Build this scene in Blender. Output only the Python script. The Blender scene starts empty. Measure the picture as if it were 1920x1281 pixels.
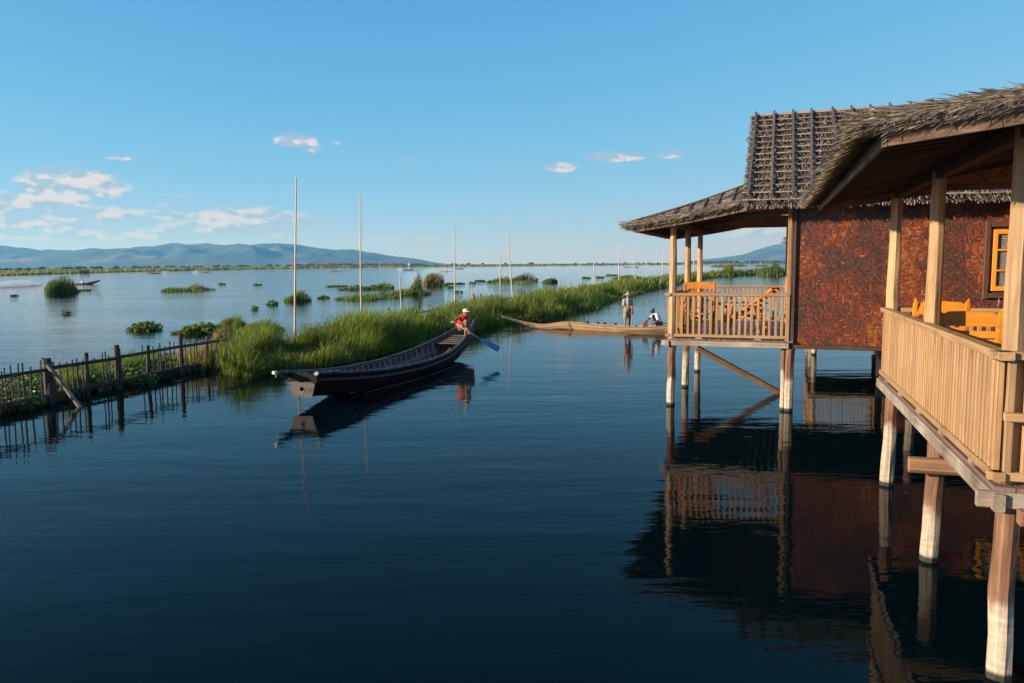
import bpy, math, random
import numpy as np
from mathutils import Vector, Matrix, Euler

rnd = random.Random(7)
rng = np.random.default_rng(7)
rad = math.radians
sc = bpy.context.scene
COL = sc.collection

# ------------------------------------------------------------------ camera
PXW, PXH, FPX = 1920.0, 1281.0, 1450.0          # photograph size and focal length in its pixels
CAM_H = 2.9
PITCH = math.atan(145.5 / FPX)
ROLL = rad(-0.43)
cam_data = bpy.data.cameras.new('camera')
cam = bpy.data.objects.new('camera', cam_data)
COL.objects.link(cam)
cam_data.sensor_width = 36.0
cam_data.lens = 36.0 * FPX / PXW
cam_data.clip_start = 0.05
cam_data.clip_end = 60000
CAM_R = Matrix.Rotation(math.pi / 2 - PITCH, 3, 'X') @ Matrix.Rotation(ROLL, 3, 'Z')
cam.matrix_world = Matrix.Translation((0, 0, CAM_H)) @ CAM_R.to_4x4()
sc.camera = cam

def ray(x, y):
    return CAM_R @ Vector(((x - PXW / 2) / FPX, -(y - PXH / 2) / FPX, -1.0))
def W(x, y, z=0.0):                              # pixel -> point on the level plane at height z
    d = ray(x, y); return Vector((0, 0, CAM_H)) + d * ((z - CAM_H) / d.z)
def P(x, y, Y):                                  # pixel -> point at depth Y
    d = ray(x, y); return Vector((0, 0, CAM_H)) + d * (Y / d.y)

# ------------------------------------------------------------------ sun and sky
SUN_EL = rad(15.0)
SUN_FROM = Vector((-0.955, -0.295, 0)).normalized()      # towards the sun, on the ground
sun_vec = Vector((SUN_FROM.x * math.cos(SUN_EL), SUN_FROM.y * math.cos(SUN_EL), math.sin(SUN_EL)))
sl = bpy.data.lights.new('sun', 'SUN')
sl.energy = 4.4
sl.angle = rad(0.5)
sl.color = (1.0, 0.86, 0.68)
so = bpy.data.objects.new('sun', sl)
so.rotation_euler = (-sun_vec).to_track_quat('-Z', 'Y').to_euler()
COL.objects.link(so)

vs = sc.view_settings
vs.view_transform = 'Standard'
vs.look = 'None'
vs.exposure = 1.1
vs.gamma = 1.0
vs.use_curve_mapping = False

world = bpy.data.worlds.new('World')
sc.world = world
world.use_nodes = True

class NT:
    """small helper to write node trees"""
    def __init__(self, tree):
        self.t = tree; self.n = tree.nodes; self.l = tree.links
    def add(self, kind, **kw):
        nd = self.n.new(kind)
        for k, v in kw.items(): setattr(nd, k, v)
        return nd
    def link(self, a, b): self.l.new(a, b)
    def put(self, sock, v):
        if hasattr(v, 'is_output') or isinstance(v, bpy.types.NodeSocket): self.l.new(v, sock)
        else: sock.default_value = v
    def math(self, op, a, b=0.0, c=0.0, clamp=False):
        nd = self.n.new('ShaderNodeMath'); nd.operation = op; nd.use_clamp = clamp
        for i, v in enumerate((a, b, c)): self.put(nd.inputs[i], v)
        return nd.outputs[0]
    def vmath(self, op, a, b=(0, 0, 0)):
        nd = self.n.new('ShaderNodeVectorMath'); nd.operation = op
        self.put(nd.inputs[0], a); self.put(nd.inputs[1], b)
        return nd.outputs[0]
    def mix(self, f, a, b, blend='MIX'):
        nd = self.n.new('ShaderNodeMix'); nd.data_type = 'RGBA'; nd.blend_type = blend
        self.put(nd.inputs[0], f); self.put(nd.inputs[6], a); self.put(nd.inputs[7], b)
        return nd.outputs[2]
    def noise(self, vec, scale, detail=3.0, rough=0.5, dim='3D'):
        nd = self.n.new('ShaderNodeTexNoise'); nd.noise_dimensions = dim
        if vec is not None: self.l.new(vec, nd.inputs['Vector'])
        nd.inputs['Scale'].default_value = scale; nd.inputs['Detail'].default_value = detail
        nd.inputs['Roughness'].default_value = rough
        return nd.outputs['Fac']
    def ramp(self, f, stops, interp='LINEAR'):
        nd = self.n.new('ShaderNodeValToRGB'); self.l.new(f, nd.inputs[0])
        nd.color_ramp.interpolation = interp
        e = nd.color_ramp.elements
        while len(e) < len(stops): e.new(0.5)
        for k, (p, c) in enumerate(stops):
            e[k].position = p; e[k].color = (*c, 1) if len(c) == 3 else c
        return nd.outputs[0]
    def smooth(self, v, a, b, lo=0.0, hi=1.0):
        nd = self.n.new('ShaderNodeMapRange'); nd.interpolation_type = 'SMOOTHSTEP'
        self.put(nd.inputs[0], v); self.put(nd.inputs[1], a); self.put(nd.inputs[2], b)
        self.put(nd.inputs[3], lo); self.put(nd.inputs[4], hi)
        return nd.outputs[0]
    def comb(self, x, y, z):
        nd = self.n.new('ShaderNodeCombineXYZ')
        self.put(nd.inputs[0], x); self.put(nd.inputs[1], y); self.put(nd.inputs[2], z)
        return nd.outputs[0]

def azel(x, y):
    d = ray(x, y).normalized(); return math.atan2(d.x, d.y), math.asin(d.z)

def build_world():
    t = NT(world.node_tree); t.n.clear()
    out = t.add('ShaderNodeOutputWorld'); bg = t.add('ShaderNodeBackground')
    sky = t.add('ShaderNodeTexSky'); sky.sky_type = 'NISHITA'; sky.sun_disc = False
    sky.sun_elevation = SUN_EL
    sky.sun_rotation = math.atan2(sun_vec.x, sun_vec.y)
    sky.altitude = 900; sky.air_density = 0.7; sky.dust_density = 0.0; sky.ozone_density = 4.0
    geo = t.add('ShaderNodeTexCoord')
    sep = t.add('ShaderNodeSeparateXYZ'); t.link(geo.outputs['Generated'], sep.inputs[0])
    az = t.math('ARCTAN2', sep.outputs[0], sep.outputs[1])
    el = t.math('ARCSINE', sep.outputs[2])
    # cumulus drifting low over the lake: noise that only breaks through inside loose patches of the sky
    vec = t.comb(t.math('MULTIPLY', az, 1.0), t.math('MULTIPLY', el, 2.1), 0.37)
    n1 = t.noise(vec, 17.0, 6.0, 0.56)
    vec2 = t.comb(t.math('ADD', t.math('MULTIPLY', az, 1.0), -0.006), t.math('MULTIPLY', t.math('ADD', el, 0.006), 2.1), 0.37)
    n2 = t.noise(vec2, 17.0, 6.0, 0.56)
    wob = t.noise(t.comb(t.math('MULTIPLY', az, 5.0), t.math('MULTIPLY', el, 9.0), 3.1), 3.0, 3.0, 0.6)
    def blob(x, y, rx, ry, amp):
        a0, e0 = azel(x, y)
        sx = rx / FPX * math.cos(a0) ** 2; sy = ry / FPX * math.cos(a0)
        dx = t.math('DIVIDE', t.math('SUBTRACT', az, a0), sx)
        dy = t.math('DIVIDE', t.math('SUBTRACT', el, e0), sy)
        # flatter underneath than above, as cumulus are
        dy = t.math('MULTIPLY', dy, t.smooth(dy, -0.3, 0.1, 1.7, 1.0))
        r2 = t.math('ADD', t.math('MULTIPLY', dx, dx), t.math('MULTIPLY', dy, dy))
        return t.math('MULTIPLY', t.math('SUBTRACT', 1.0, r2, clamp=True), amp)
    acc = None
    for b in [(140, 352, 125, 50, 1.5), (40, 385, 130, 34, 1.05), (200, 345, 60, 28, .9), (50, 425, 170, 30, 1.15),
              (190, 405, 90, 26, .8), (330, 368, 60, 16, .55), (300, 400, 130, 26, .8), (420, 415, 190, 34, 1.1),
              (560, 425, 130, 26, .6), (300, 440, 220, 26, .7), (560, 268, 52, 21, 1.35), (588, 277, 22, 24, .9),
              (622, 268, 30, 10, .55), (535, 312, 24, 10, .45), (1155, 297, 66, 15, 1.15), (1262, 292, 50, 16, 1.1),
              (1050, 317, 44, 14, .8), (235, 299, 46, 8, .7), (1120, 453, 70, 11, .7), (1400, 436, 90, 18, .75),
              (800, 455, 260, 14, .35), (1000, 470, 300, 10, .3), (760, 300, 20, 8, .4), (90, 438, 300, 30, .86), (470, 434, 240, 30, .86), (290, 410, 280, 42, .78), (60, 402, 180, 42, .8), (640, 448, 160, 14, .5)]:
        v = blob(*b)
        acc = v if acc is None else t.math('MAXIMUM', acc, v)
    # the same kind of low cloud goes on all round the horizon behind the camera
    away = t.smooth(t.math('ABSOLUTE', az), 0.75, 1.1)
    band = t.math('MULTIPLY', t.smooth(el, 0.02, 0.08), t.smooth(el, 0.12, 0.28, 1.0, 0.0))
    gen = t.math('MULTIPLY', t.math('MULTIPLY', away, band), t.smooth(wob, 0.42, 0.62, 0.0, 0.9))
    acc = t.math('MAXIMUM', acc, gen)
    body = t.math('ADD', acc, t.math('MULTIPLY', t.math('SUBTRACT', n1, 0.5), 2.5))
    cover = t.smooth(body, 0.15, 1.0)
    cover = t.math('MULTIPLY', cover, t.smooth(acc, 0.0, 0.2))
    cover = t.math('MULTIPLY', cover, t.smooth(el, 0.0, 0.10, 0.5, 0.90))
    relief = t.math('ADD', 0.5, t.math('MULTIPLY', t.math('SUBTRACT', n1, n2), 9.0))
    lit = t.smooth(t.math('ADD', relief, t.math('MULTIPLY', t.math('SUBTRACT', cover, 0.8), 0.45)), 0.2, 1.05)
    ccol = t.mix(lit, (1.75, 2.42, 3.0, 1), (3.65, 3.5, 3.5, 1))
    # film response of the sky: each channel rolls off softly towards the horizon's glare, the same all round
    ss = t.add('ShaderNodeSeparateColor'); t.link(sky.outputs[0], ss.inputs[0]); cc = t.add('ShaderNodeCombineColor')
    for k, (gain, capv) in enumerate(((.88, 2.75), (1.66, 3.05), (1.95, 4.2))):
        q = t.math('MULTIPLY', ss.outputs[k], gain); e = t.math('DIVIDE', q, capv)
        t.link(t.math('DIVIDE', q, t.math('SQRT', t.math('MULTIPLY_ADD', e, e, 1.0))), cc.inputs[k])
    col = t.mix(cover, cc.outputs[0], ccol)
    t.link(col, bg.inputs[0]); bg.inputs[1].default_value = 0.10
    t.link(bg.outputs[0], out.inputs[0])
build_world()

sc.cycles.use_denoising = True
sc.cycles.max_bounces = 8
sc.cycles.transparent_max_bounces = 8
sc.cycles.volume_bounces = 0
sc.cycles.sample_clamp_indirect = 6.0

# ------------------------------------------------------------------ helpers: meshes
class MB:
    """collects shapes; build() links them as one mesh object"""
    def __init__(self): self.v = []; self.f = []
    def add(self, vs, fs):
        o = len(self.v); self.v += [tuple(p) for p in vs]; self.f += [tuple(i + o for i in q) for q in fs]; return self
    def beam(self, p0, p1, w, h, up=(0, 0, 1), ch=0.12, taper=1.0, bow=0.0):
        """chamfered timber from p0 to p1, w across, h along 'up'"""
        p0, p1 = Vector(p0), Vector(p1); d = (p1 - p0).normalized(); up = Vector(up)
        s = d.cross(up)
        if s.length < 1e-4: s = d.cross(Vector((0, 1, 0)))
        s.normalize(); t = s.cross(d).normalized()
        c = min(w, h) * ch
        prof = [(-w/2 + c, -h/2), (w/2 - c, -h/2), (w/2, -h/2 + c), (w/2, h/2 - c), (w/2 - c, h/2), (-w/2 + c, h/2), (-w/2, h/2 - c), (-w/2, -h/2 + c)]
        ks = (0, 1) if not bow else (0, .25, .5, .75, 1)
        vs = []
        for k in ks:
            q = p0.lerp(p1, k) + t * (bow * math.sin(math.pi * k)); m = 1 + (taper - 1) * k
            vs += [q + s * (a * m) + t * (b * m) for a, b in prof]
        fs = []
        for r in range(len(ks) - 1):
            fs += [(r*8 + i, r*8 + (i + 1) % 8, r*8 + 8 + (i + 1) % 8, r*8 + 8 + i) for i in range(8)]
        fs += [tuple(range(7, -1, -1)), tuple(range(len(vs) - 8, len(vs)))]
        return self.add(vs, fs)
    def box(self, c, s):
        x, y, z = c; a, b, h = s[0] / 2, s[1] / 2, s[2] / 2
        return self.add([(x + i * a, y + j * b, z + k * h) for k in (-1, 1) for j in (-1, 1) for i in (-1, 1)],
                        [(0, 2, 3, 1), (4, 5, 7, 6), (0, 1, 5, 4), (2, 6, 7, 3), (0, 4, 6, 2), (1, 3, 7, 5)])
    def tube(self, pts, rs, n=8, jit=0.0, seed=0):
        r_ = random.Random(seed); pts = [Vector(p) for p in pts]
        if not hasattr(rs, '__len__'): rs = [rs] * len(pts)
        vs = []; ref = None
        for k, p in enumerate(pts):
            d = (pts[min(k + 1, len(pts) - 1)] - pts[max(k - 1, 0)]).normalized()
            if ref is None: ref = Vector((1, 0, 0)) if abs(d.x) < .9 else Vector((0, 1, 0))
            a = (ref - d * ref.dot(d)).normalized(); b = d.cross(a); ref = a
            for i in range(n):
                t = 2 * math.pi * i / n; r = rs[k] * (1 + jit * (r_.random() - .5) * 2)
                vs.append(p + a * (r * math.cos(t)) + b * (r * math.sin(t)))
        fs = [(k*n + i, k*n + (i + 1) % n, k*n + n + (i + 1) % n, k*n + n + i) for k in range(len(pts) - 1) for i in range(n)]
        fs += [tuple(range(n - 1, -1, -1)), tuple(range(len(vs) - n, len(vs)))]
        return self.add(vs, fs)
    def sweep(self, pts, w, h, ch=.25):
        """one continuous rail of chamfered section along a path"""
        pts = [Vector(p) for p in pts]; c = min(w, h) * ch; n = len(pts)
        prof = [(-w/2 + c, -h/2), (w/2 - c, -h/2), (w/2, -h/2 + c), (w/2, h/2 - c), (w/2 - c, h/2), (-w/2 + c, h/2), (-w/2, h/2 - c), (-w/2, -h/2 + c)]
        vs = []
        for k, p in enumerate(pts):
            d = (pts[min(k + 1, n - 1)] - pts[max(k - 1, 0)]).normalized(); s = d.cross(Vector((0, 0, 1))).normalized(); t = s.cross(d)
            vs += [p + s * a + t * b for a, b in prof]
        fs = [(r*8 + i, r*8 + (i + 1) % 8, r*8 + 8 + (i + 1) % 8, r*8 + 8 + i) for r in range(n - 1) for i in range(8)]
        fs += [tuple(range(7, -1, -1)), tuple(range(len(vs) - 8, len(vs)))]
        return self.add(vs, fs)
    def ell(self, c, r, rot=None, n=12, m=8):
        c = Vector(c); R = rot.to_matrix() if rot else Matrix.Identity(3)
        vs = [c + R @ Vector((0, 0, r[2]))]
        for j in range(1, m):
            a = math.pi * j / m
            vs += [c + R @ Vector((r[0] * math.sin(a) * math.cos(2*math.pi*i/n), r[1] * math.sin(a) * math.sin(2*math.pi*i/n), r[2] * math.cos(a))) for i in range(n)]
        vs.append(c - R @ Vector((0, 0, r[2]))); L = len(vs) - 1
        fs = [(0, 1 + i, 1 + (i + 1) % n) for i in range(n)]
        for j in range(m - 2):
            o = 1 + j * n
            fs += [(o + i, o + n + i, o + n + (i + 1) % n, o + (i + 1) % n) for i in range(n)]
        o = 1 + (m - 2) * n
        fs += [(L, o + (i + 1) % n, o + i) for i in range(n)]
        return self.add(vs, fs)
    def cap(self, p0, p1, r0, r1, n=10):
        """closed limb: tapered tube with rounded ends"""
        p0, p1 = Vector(p0), Vector(p1)
        d = (p1 - p0); L = d.length; d.normalize()
        pts = []; rs = []
        for k in range(4): a = math.pi / 2 * k / 3.2; pts.append(p0 - d * (r0 * math.cos(a))); rs.append(max(.15 * r0, r0 * math.sin(a)))
        for k in range(1, 4): pts.append(p0.lerp(p1, k / 4)); rs.append(r0 + (r1 - r0) * k / 4)
        for k in range(3, -1, -1): a = math.pi / 2 * k / 3.2; pts.append(p1 + d * (r1 * math.cos(a))); rs.append(max(.15 * r1, r1 * math.sin(a)))
        return self.tube(pts, rs, n)
    def build(self, name, mat, parent=None, smooth=False):
        me = bpy.data.meshes.new(name); me.from_pydata(self.v, [], self.f)
        return link_mesh(name, me, mat, parent, smooth)

def link_mesh(name, me, mat, parent=None, smooth=False):
    if smooth: me.shade_smooth()
    if mat: me.materials.append(mat)
    o = bpy.data.objects.new(name, me); COL.objects.link(o)
    if parent is not None: o.parent = parent
    return o

def fast_mesh(name, v, tri, col, mat, parent=None, smooth=False):
    """big triangle soups from numpy arrays with a colour per point"""
    me = bpy.data.meshes.new(name); n = len(v); m = len(tri)
    me.vertices.add(n); me.vertices.foreach_set('co', np.ascontiguousarray(v, np.float32).ravel())
    me.loops.add(m * 3); me.loops.foreach_set('vertex_index', np.ascontiguousarray(tri, np.int32).ravel())
    me.polygons.add(m); me.polygons.foreach_set('loop_start', np.arange(0, m * 3, 3, dtype=np.int32))
    me.update(calc_edges=True)
    if col is not None:
        ca = me.color_attributes.new('Col', 'FLOAT_COLOR', 'POINT')
        c4 = np.ones((n, 4), np.float32); c4[:, :3] = col; ca.data.foreach_set('color', c4.ravel())
    me.validate()
    return link_mesh(name, me, mat, parent, smooth)

def tag(o, label, cat, group=None, kind=None):
    o['label'] = label
    if cat: o['category'] = cat
    if group: o['group'] = group
    if kind: o['kind'] = kind
    return o
def structure(o, label=None):
    o['kind'] = 'structure'
    if label: o['label'] = label
    return o
def empty(name, loc=(0, 0, 0), rz=0.0):
    o = bpy.data.objects.new(name, None); COL.objects.link(o)
    o.location = loc; o.rotation_euler = (0, 0, rz); o.empty_display_size = 0.2
    return o

# ------------------------------------------------------------------ materials
MATS = {}
def new_mat(name):
    m = bpy.data.materials.new(name); m.use_nodes = True; t = NT(m.node_tree)
    b = t.n['Principled BSDF']; MATS[name] = m
    return m, t, b
def coords(t, which='Object'):
    return t.add('ShaderNodeTexCoord').outputs[which]
def scaled(t, vec, s, off=(0, 0, 0)):
    nd = t.add('ShaderNodeMapping'); t.link(vec, nd.inputs[0]); nd.inputs[3].default_value = s; nd.inputs[1].default_value = off
    return nd.outputs[0]
def bump(t, b, h, strength=0.3, dist=0.01):
    nd = t.add('ShaderNodeBump'); nd.inputs['Strength'].default_value = strength; nd.inputs['Distance'].default_value = dist
    t.link(h, nd.inputs['Height']); t.link(nd.outputs[0], b.inputs['Normal'])

def wood(name, dark, mid, light, axis='z', rough=0.6, fine=60, stain=0.35, spec=0.4):
    m, t, b = new_mat(name)
    oi = t.add('ShaderNodeObjectInfo')
    vec = t.vmath('ADD', coords(t), t.vmath('SCALE', t.comb(oi.outputs['Random'], oi.outputs['Random'], oi.outputs['Random'])))
    k = {'x': (1.2, fine, fine), 'y': (fine, 1.2, fine), 'z': (fine, fine, 1.2)}[axis]
    g = t.noise(scaled(t, vec, k), 1.0, 5, 0.65)
    p = t.noise(vec, 1.7, 4, 0.6)
    f = t.math('ADD', t.math('MULTIPLY', g, 1 - stain), t.math('MULTIPLY', p, stain))
    c = t.ramp(f, [(0.32, dark), (0.5, mid), (0.68, light)])
    kn = t.noise(scaled(t, vec, tuple(min(9.0, q) if q > 2 else 2.6 for q in k)), 1.0, 2, 0.5)       # weathered streaks and knots
    c = t.mix(t.smooth(kn, .60, .74, 0, .75), c, dark + (1,))
    cr = t.noise(scaled(t, vec, tuple(q * 2.2 if q > 2 else .5 for q in k)), 1.0, 2, 0.5)            # drying cracks along the grain
    c = t.mix(t.smooth(cr, .66, .72, 0, .8), c, tuple(q * .35 for q in dark) + (1,))
    hsv = t.add('ShaderNodeHueSaturation'); t.link(c, hsv.inputs['Color'])
    t.link(t.math('MULTIPLY_ADD', oi.outputs['Random'], 0.34, 0.82), hsv.inputs['Value'])
    t.link(hsv.outputs[0], b.inputs['Base Color'])
    b.inputs['Roughness'].default_value = rough; b.inputs['Specular IOR Level'].default_value = spec
    bump(t, b, g, 0.35, 0.006)
    return m
wood('tan_wood_z', (.215, .115, .048), (.335, .20, .094), (.45, .295, .155), 'z')
wood('tan_wood_x', (.215, .115, .048), (.335, .20, .094), (.45, .295, .155), 'x')
wood('tan_wood_y', (.215, .115, .048), (.335, .20, .094), (.45, .295, .155), 'y')
wood('post_wood', (.21, .115, .048), (.355, .22, .107), (.49, .33, .18), 'z', fine=34)
wood('orange_wood', (.26, .085, .012), (.42, .15, .018), (.54, .23, .035), 'z', 0.38, spec=.5)
wood('yellow_wood', (.40, .14, .010), (.56, .21, .014), (.66, .28, .025), 'x', 0.38, spec=.5)
wood('window_wood', (.50, .17, .010), (.66, .24, .014), (.75, .31, .025), 'z', 0.4, spec=.5)
wood('dark_trim_z', (.035, .016, .010), (.075, .034, .022), (.12, .06, .04), 'z', .5)
wood('dark_trim_x', (.035, .016, .010), (.075, .034, .022), (.12, .06, .04), 'x', .5)
wood('grey_beam_x', (.10, .075, .055), (.24, .19, .145), (.42, .36, .29), 'x', .8, stain=.6)
wood('grey_beam_y', (.10, .075, .055), (.24, .19, .145), (.42, .36, .29), 'y', .8, stain=.6)
wood('brace_wood', (.12, .06, .035), (.22, .115, .06), (.32, .19, .11), 'x', .7)
wood('deck_wood', (.10, .055, .045), (.17, .10, .085), (.25, .16, .135), 'y', .45)
wood('rafter_wood', (.035, .022, .014), (.075, .045, .028), (.13, .08, .05), 'x', .8)
wood('fascia_x', (.09, .05, .03), (.17, .10, .06), (.27, .175, .11), 'x', .75)
wood('fascia_y', (.045, .04, .036), (.12, .088, .066), (.20, .165, .13), 'y', .75, stain=.6)
wood('lath_wood', (.045, .037, .034), (.09, .074, .067), (.14, .118, .105), 'z', .85)
wood('batten_bamboo', (.13, .10, .08), (.25, .20, .16), (.36, .295, .24), 'x', .8)
wood('fence_wood', (.030, .021, .018), (.062, .045, .038), (.11, .085, .07), 'z', .85)
wood('fence_rail', (.030, .021, .018), (.062, .045, .038), (.11, .085, .07), 'y', .85)
wood('fence_brace', (.10, .075, .055), (.19, .145, .105), (.30, .235, .17), 'z', .8)
wood('stake_wood', (.05, .035, .026), (.10, .075, .055), (.17, .13, .10), 'z', .85)
wood('boat_inside', (.035, .028, .025), (.085, .068, .060), (.16, .13, .115), 'y', .75, stain=.6)
wood('boat_rib', (.12, .10, .09), (.22, .185, .165), (.34, .295, .265), 'x', .75)
wood('boat_tan', (.20, .115, .055), (.34, .21, .105), (.48, .33, .18), 'x', .7, stain=.5)
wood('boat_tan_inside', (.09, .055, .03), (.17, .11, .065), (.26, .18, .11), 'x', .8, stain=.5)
wood('boat_grey_wood', (.12, .085, .06), (.21, .155, .115), (.31, .24, .18), 'x', .7, stain=.5)

def pile_mat():
    m, t, b = new_mat('pile_wood')
    oi = t.add('ShaderNodeObjectInfo'); geo = t.add('ShaderNodeNewGeometry')
    vec = coords(t); sep = t.add('ShaderNodeSeparateXYZ'); t.link(geo.outputs['Position'], sep.inputs[0]); z = sep.outputs[2]
    off = t.vmath('ADD', vec, t.comb(t.math('MULTIPLY', oi.outputs['Random'], 31.0), 0, 0))
    g = t.noise(scaled(t, off, (30, 30, 1.3)), 1, 5, .65)
    p = t.noise(scaled(t, off, (5, 5, 2.2)), 1, 4, .6)
    rings = t.noise(scaled(t, off, (6, 6, 34)), 1, 3, .6)
    old = t.ramp(t.math('ADD', t.math('MULTIPLY', g, .6), t.math('MULTIPLY', p, .4)), [(.32, (.045, .020, .011)), (.5, (.135, .062, .030)), (.68, (.27, .15, .085))])
    ble = t.ramp(t.math('ADD', t.math('MULTIPLY', rings, .45), t.math('MULTIPLY', g, .55)), [(.3, (.19, .14, .10)), (.5, (.37, .30, .22)), (.66, (.52, .44, .34))])
    # flood line: the wood bleached by high water, ragged towards the top; bands differ from pile to pile
    top = t.math('MULTIPLY_ADD', oi.outputs['Random'], .35, .46)
    k = t.smooth(t.math('ADD', t.math('SUBTRACT', z, top), t.math('MULTIPLY', t.math('SUBTRACT', p, .5), .55)), -.07, .10, 1, 0)
    c = t.mix(k, old, ble)
    wet = t.smooth(t.math('ADD', z, t.math('MULTIPLY', t.math('SUBTRACT', p, .5), .05)), .035, .075, 1, 0)
    c = t.mix(wet, c, (.018, .017, .010, 1))
    t.link(c, b.inputs['Base Color']); b.inputs['Roughness'].default_value = .7
    bump(t, b, t.math('ADD', g, t.math('MULTIPLY', rings, .5)), .5, .01)
pile_mat()

def attr_mat(name, rough=.6, trans=0.0, spec=.3, bumpy=0.0, var=0.0):
    m, t, b = new_mat(name)
    a = t.add('ShaderNodeAttribute'); a.attribute_name = 'Col'
    c = a.outputs['Color']
    if var:
        n = t.noise(coords(t), 9.0, 3, .6)
        c = t.mix(var, c, t.mix(1.0, c, t.ramp(n, [(.3, (.55, .55, .55)), (.7, (1.35, 1.35, 1.35))]), 'MULTIPLY'))
    t.link(c, b.inputs['Base Color']); b.inputs['Roughness'].default_value = rough; b.inputs['Specular IOR Level'].default_value = spec
    if trans:
        tr = t.add('ShaderNodeBsdfTranslucent'); t.link(t.mix(1.0, c, (1.25, 1.35, .55, 1), 'MULTIPLY'), tr.inputs[0])
        ms = t.add('ShaderNodeMixShader'); ms.inputs[0].default_value = trans
        t.link(b.outputs[0], ms.inputs[1]); t.link(tr.outputs[0], ms.inputs[2])
        t.link(ms.outputs[0], t.n['Material Output'].inputs[0])
    if bumpy: bump(t, b, t.noise(coords(t), 90, 3, .6), bumpy, .004)
    return m
attr_mat('leaf', .5, .42, .25)
attr_mat('hyacinth_leaf', .38, .25, .4)
attr_mat('straw', .85, .0, .15)
attr_mat('weave', .42, .0, .45, .25)
attr_mat('far_cover', .9)

def plain(name, col, rough=.6, spec=.4, noise=.25, scale=14, metal=0.0, bmp=.0):
    m, t, b = new_mat(name)
    n = t.noise(coords(t), scale, 4, .6)
    d = tuple(c * (1 - noise) for c in col); l = tuple(min(1, c * (1 + noise)) for c in col)
    t.link(t.ramp(n, [(.3, d), (.7, l)]), b.inputs['Base Color'])
    b.inputs['Roughness'].default_value = rough; b.inputs['Specular IOR Level'].default_value = spec; b.inputs['Metallic'].default_value = metal
    if bmp: bump(t, b, n, bmp, .01)
    return m
plain('thatch_core', (.075, .055, .04), .95, .1, .4, 30, bmp=.5)
plain('gap_dark', (.02, .012, .008), .9, .1)
plain('curtain', (.60, .62, .62), .9, .1, .1)
plain('skin_tan', (.28, .135, .07), .55, .4, .1)
plain('skin_dark', (.085, .042, .026), .55, .4, .1)
plain('cloth_red', (.62, .018, .02), .8, .2, .2)
plain('cloth_grey', (.36, .32, .31), .85, .2, .15)
plain('cloth_khaki', (.27, .205, .13), .85, .2, .2)
plain('cloth_white', (.74, .72, .69), .85, .2, .08)
plain('cloth_black', (.012, .012, .014), .85, .2, .2)
plain('cloth_brown', (.16, .10, .075), .85, .2, .2)
plain('cap_white', (.62, .55, .50), .8, .2, .1)
plain('cap_teal', (.055, .10, .115), .8, .2, .2)
plain('hat_straw', (.34, .255, .15), .8, .2, .25, 40)
plain('hair', (.012, .010, .009), .6, .3)
plain('eye_dark', (.015, .012, .01), .3, .5)
plain('paint_blue', (.004, .058, .15), .5, .4, .3, 8)
plain('shaft_grey', (.30, .29, .29), .5, .4, .25, 20)
plain('red_wood', (.30, .075, .04), .6, .4, .25, 20)
plain('pink_wood', (.40, .15, .11), .6, .4, .25, 20)
plain('tar_black', (.007, .006, .0055), .6, .12, .5, 6)
plain('plastic_cyan', (.25, .55, .62), .35, .5, .2)
plain('plastic_bag', (.62, .70, .74), .4, .5, .1)
plain('net_green', (.05, .16, .13), .7, .3, .4, 30)
plain('bundle_brown', (.32, .19, .11), .8, .2, .3, 20)
plain('hull_maroon', (.11, .022, .018), .5, .4, .3)
plain('stupa_white', (.75, .74, .70), .7, .2, .05)
plain('rust_roof', (.20, .085, .06), .8, .2, .3)
plain('hut_wall', (.20, .15, .11), .85, .2, .3)
plain('white_paper', (.8, .79, .75), .7, .2, .04)
plain('mud', (.045, .042, .02), .9, .2, .4, 4)
plain('wire', (.05, .05, .05), .6)

def chipped(name, under, paint, cover=.5, scale=7.0, axis=(1, 1, 1), rough=.6):
    m, t, b = new_mat(name); vec = scaled(t, coords(t), axis)
    n = t.noise(vec, scale, 6, .62); f = t.noise(vec, scale * 9, 3, .6)
    k = t.smooth(n, cover - .03, cover + .03)
    c = t.mix(k, t.ramp(f, [(.3, tuple(x * .6 for x in under)), (.7, tuple(x * 1.4 for x in under))]), t.ramp(f, [(.3, tuple(x * .85 for x in paint)), (.7, paint)]))
    t.link(c, b.inputs['Base Color']); b.inputs['Roughness'].default_value = rough
    bump(t, b, t.math('ADD', t.math('MULTIPLY', k, .5), t.math('MULTIPLY', f, .4)), .4, .004)
chipped('paint_white_worn', (.03, .026, .024), (.40, .43, .46), .44, 5)
chipped('paint_blue_worn', (.016, .017, .021), (.035, .050, .068), .52, 5)
chipped('rail_worn', (.022, .020, .020), (.10, .105, .11), .52, 9)
chipped('transom_wood', (.026, .019, .015), (.066, .050, .039), .46, 4, (1, 1, 3))
chipped('tip_white', (.05, .04, .035), (.72, .68, .62), .40, 12)

def glass_mat():
    m, t, b = new_mat('window_glass')
    b.inputs['Base Color'].default_value = (.8, .85, .86, 1); b.inputs['Roughness'].default_value = .03
    b.inputs['Transmission Weight'].default_value = 0.9; b.inputs['IOR'].default_value = 1.45
glass_mat()

def bamboo_mat():
    m, t, b = new_mat('pole_bamboo'); vec = coords(t)
    oi = t.add('ShaderNodeObjectInfo')
    g = t.noise(scaled(t, vec, (40, 40, 1.5)), 1, 4, .6)
    p = t.noise(scaled(t, vec, (2, 2, .9)), 1, 3, .6)
    c = t.ramp(t.math('ADD', t.math('MULTIPLY', g, .4), t.math('MULTIPLY', p, .6)), [(.3, (.36, .23, .155)), (.5, (.54, .38, .27)), (.7, (.66, .52, .41))])
    t.link(c, b.inputs['Base Color']); b.inputs['Roughness'].default_value = .55
bamboo_mat()

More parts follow.
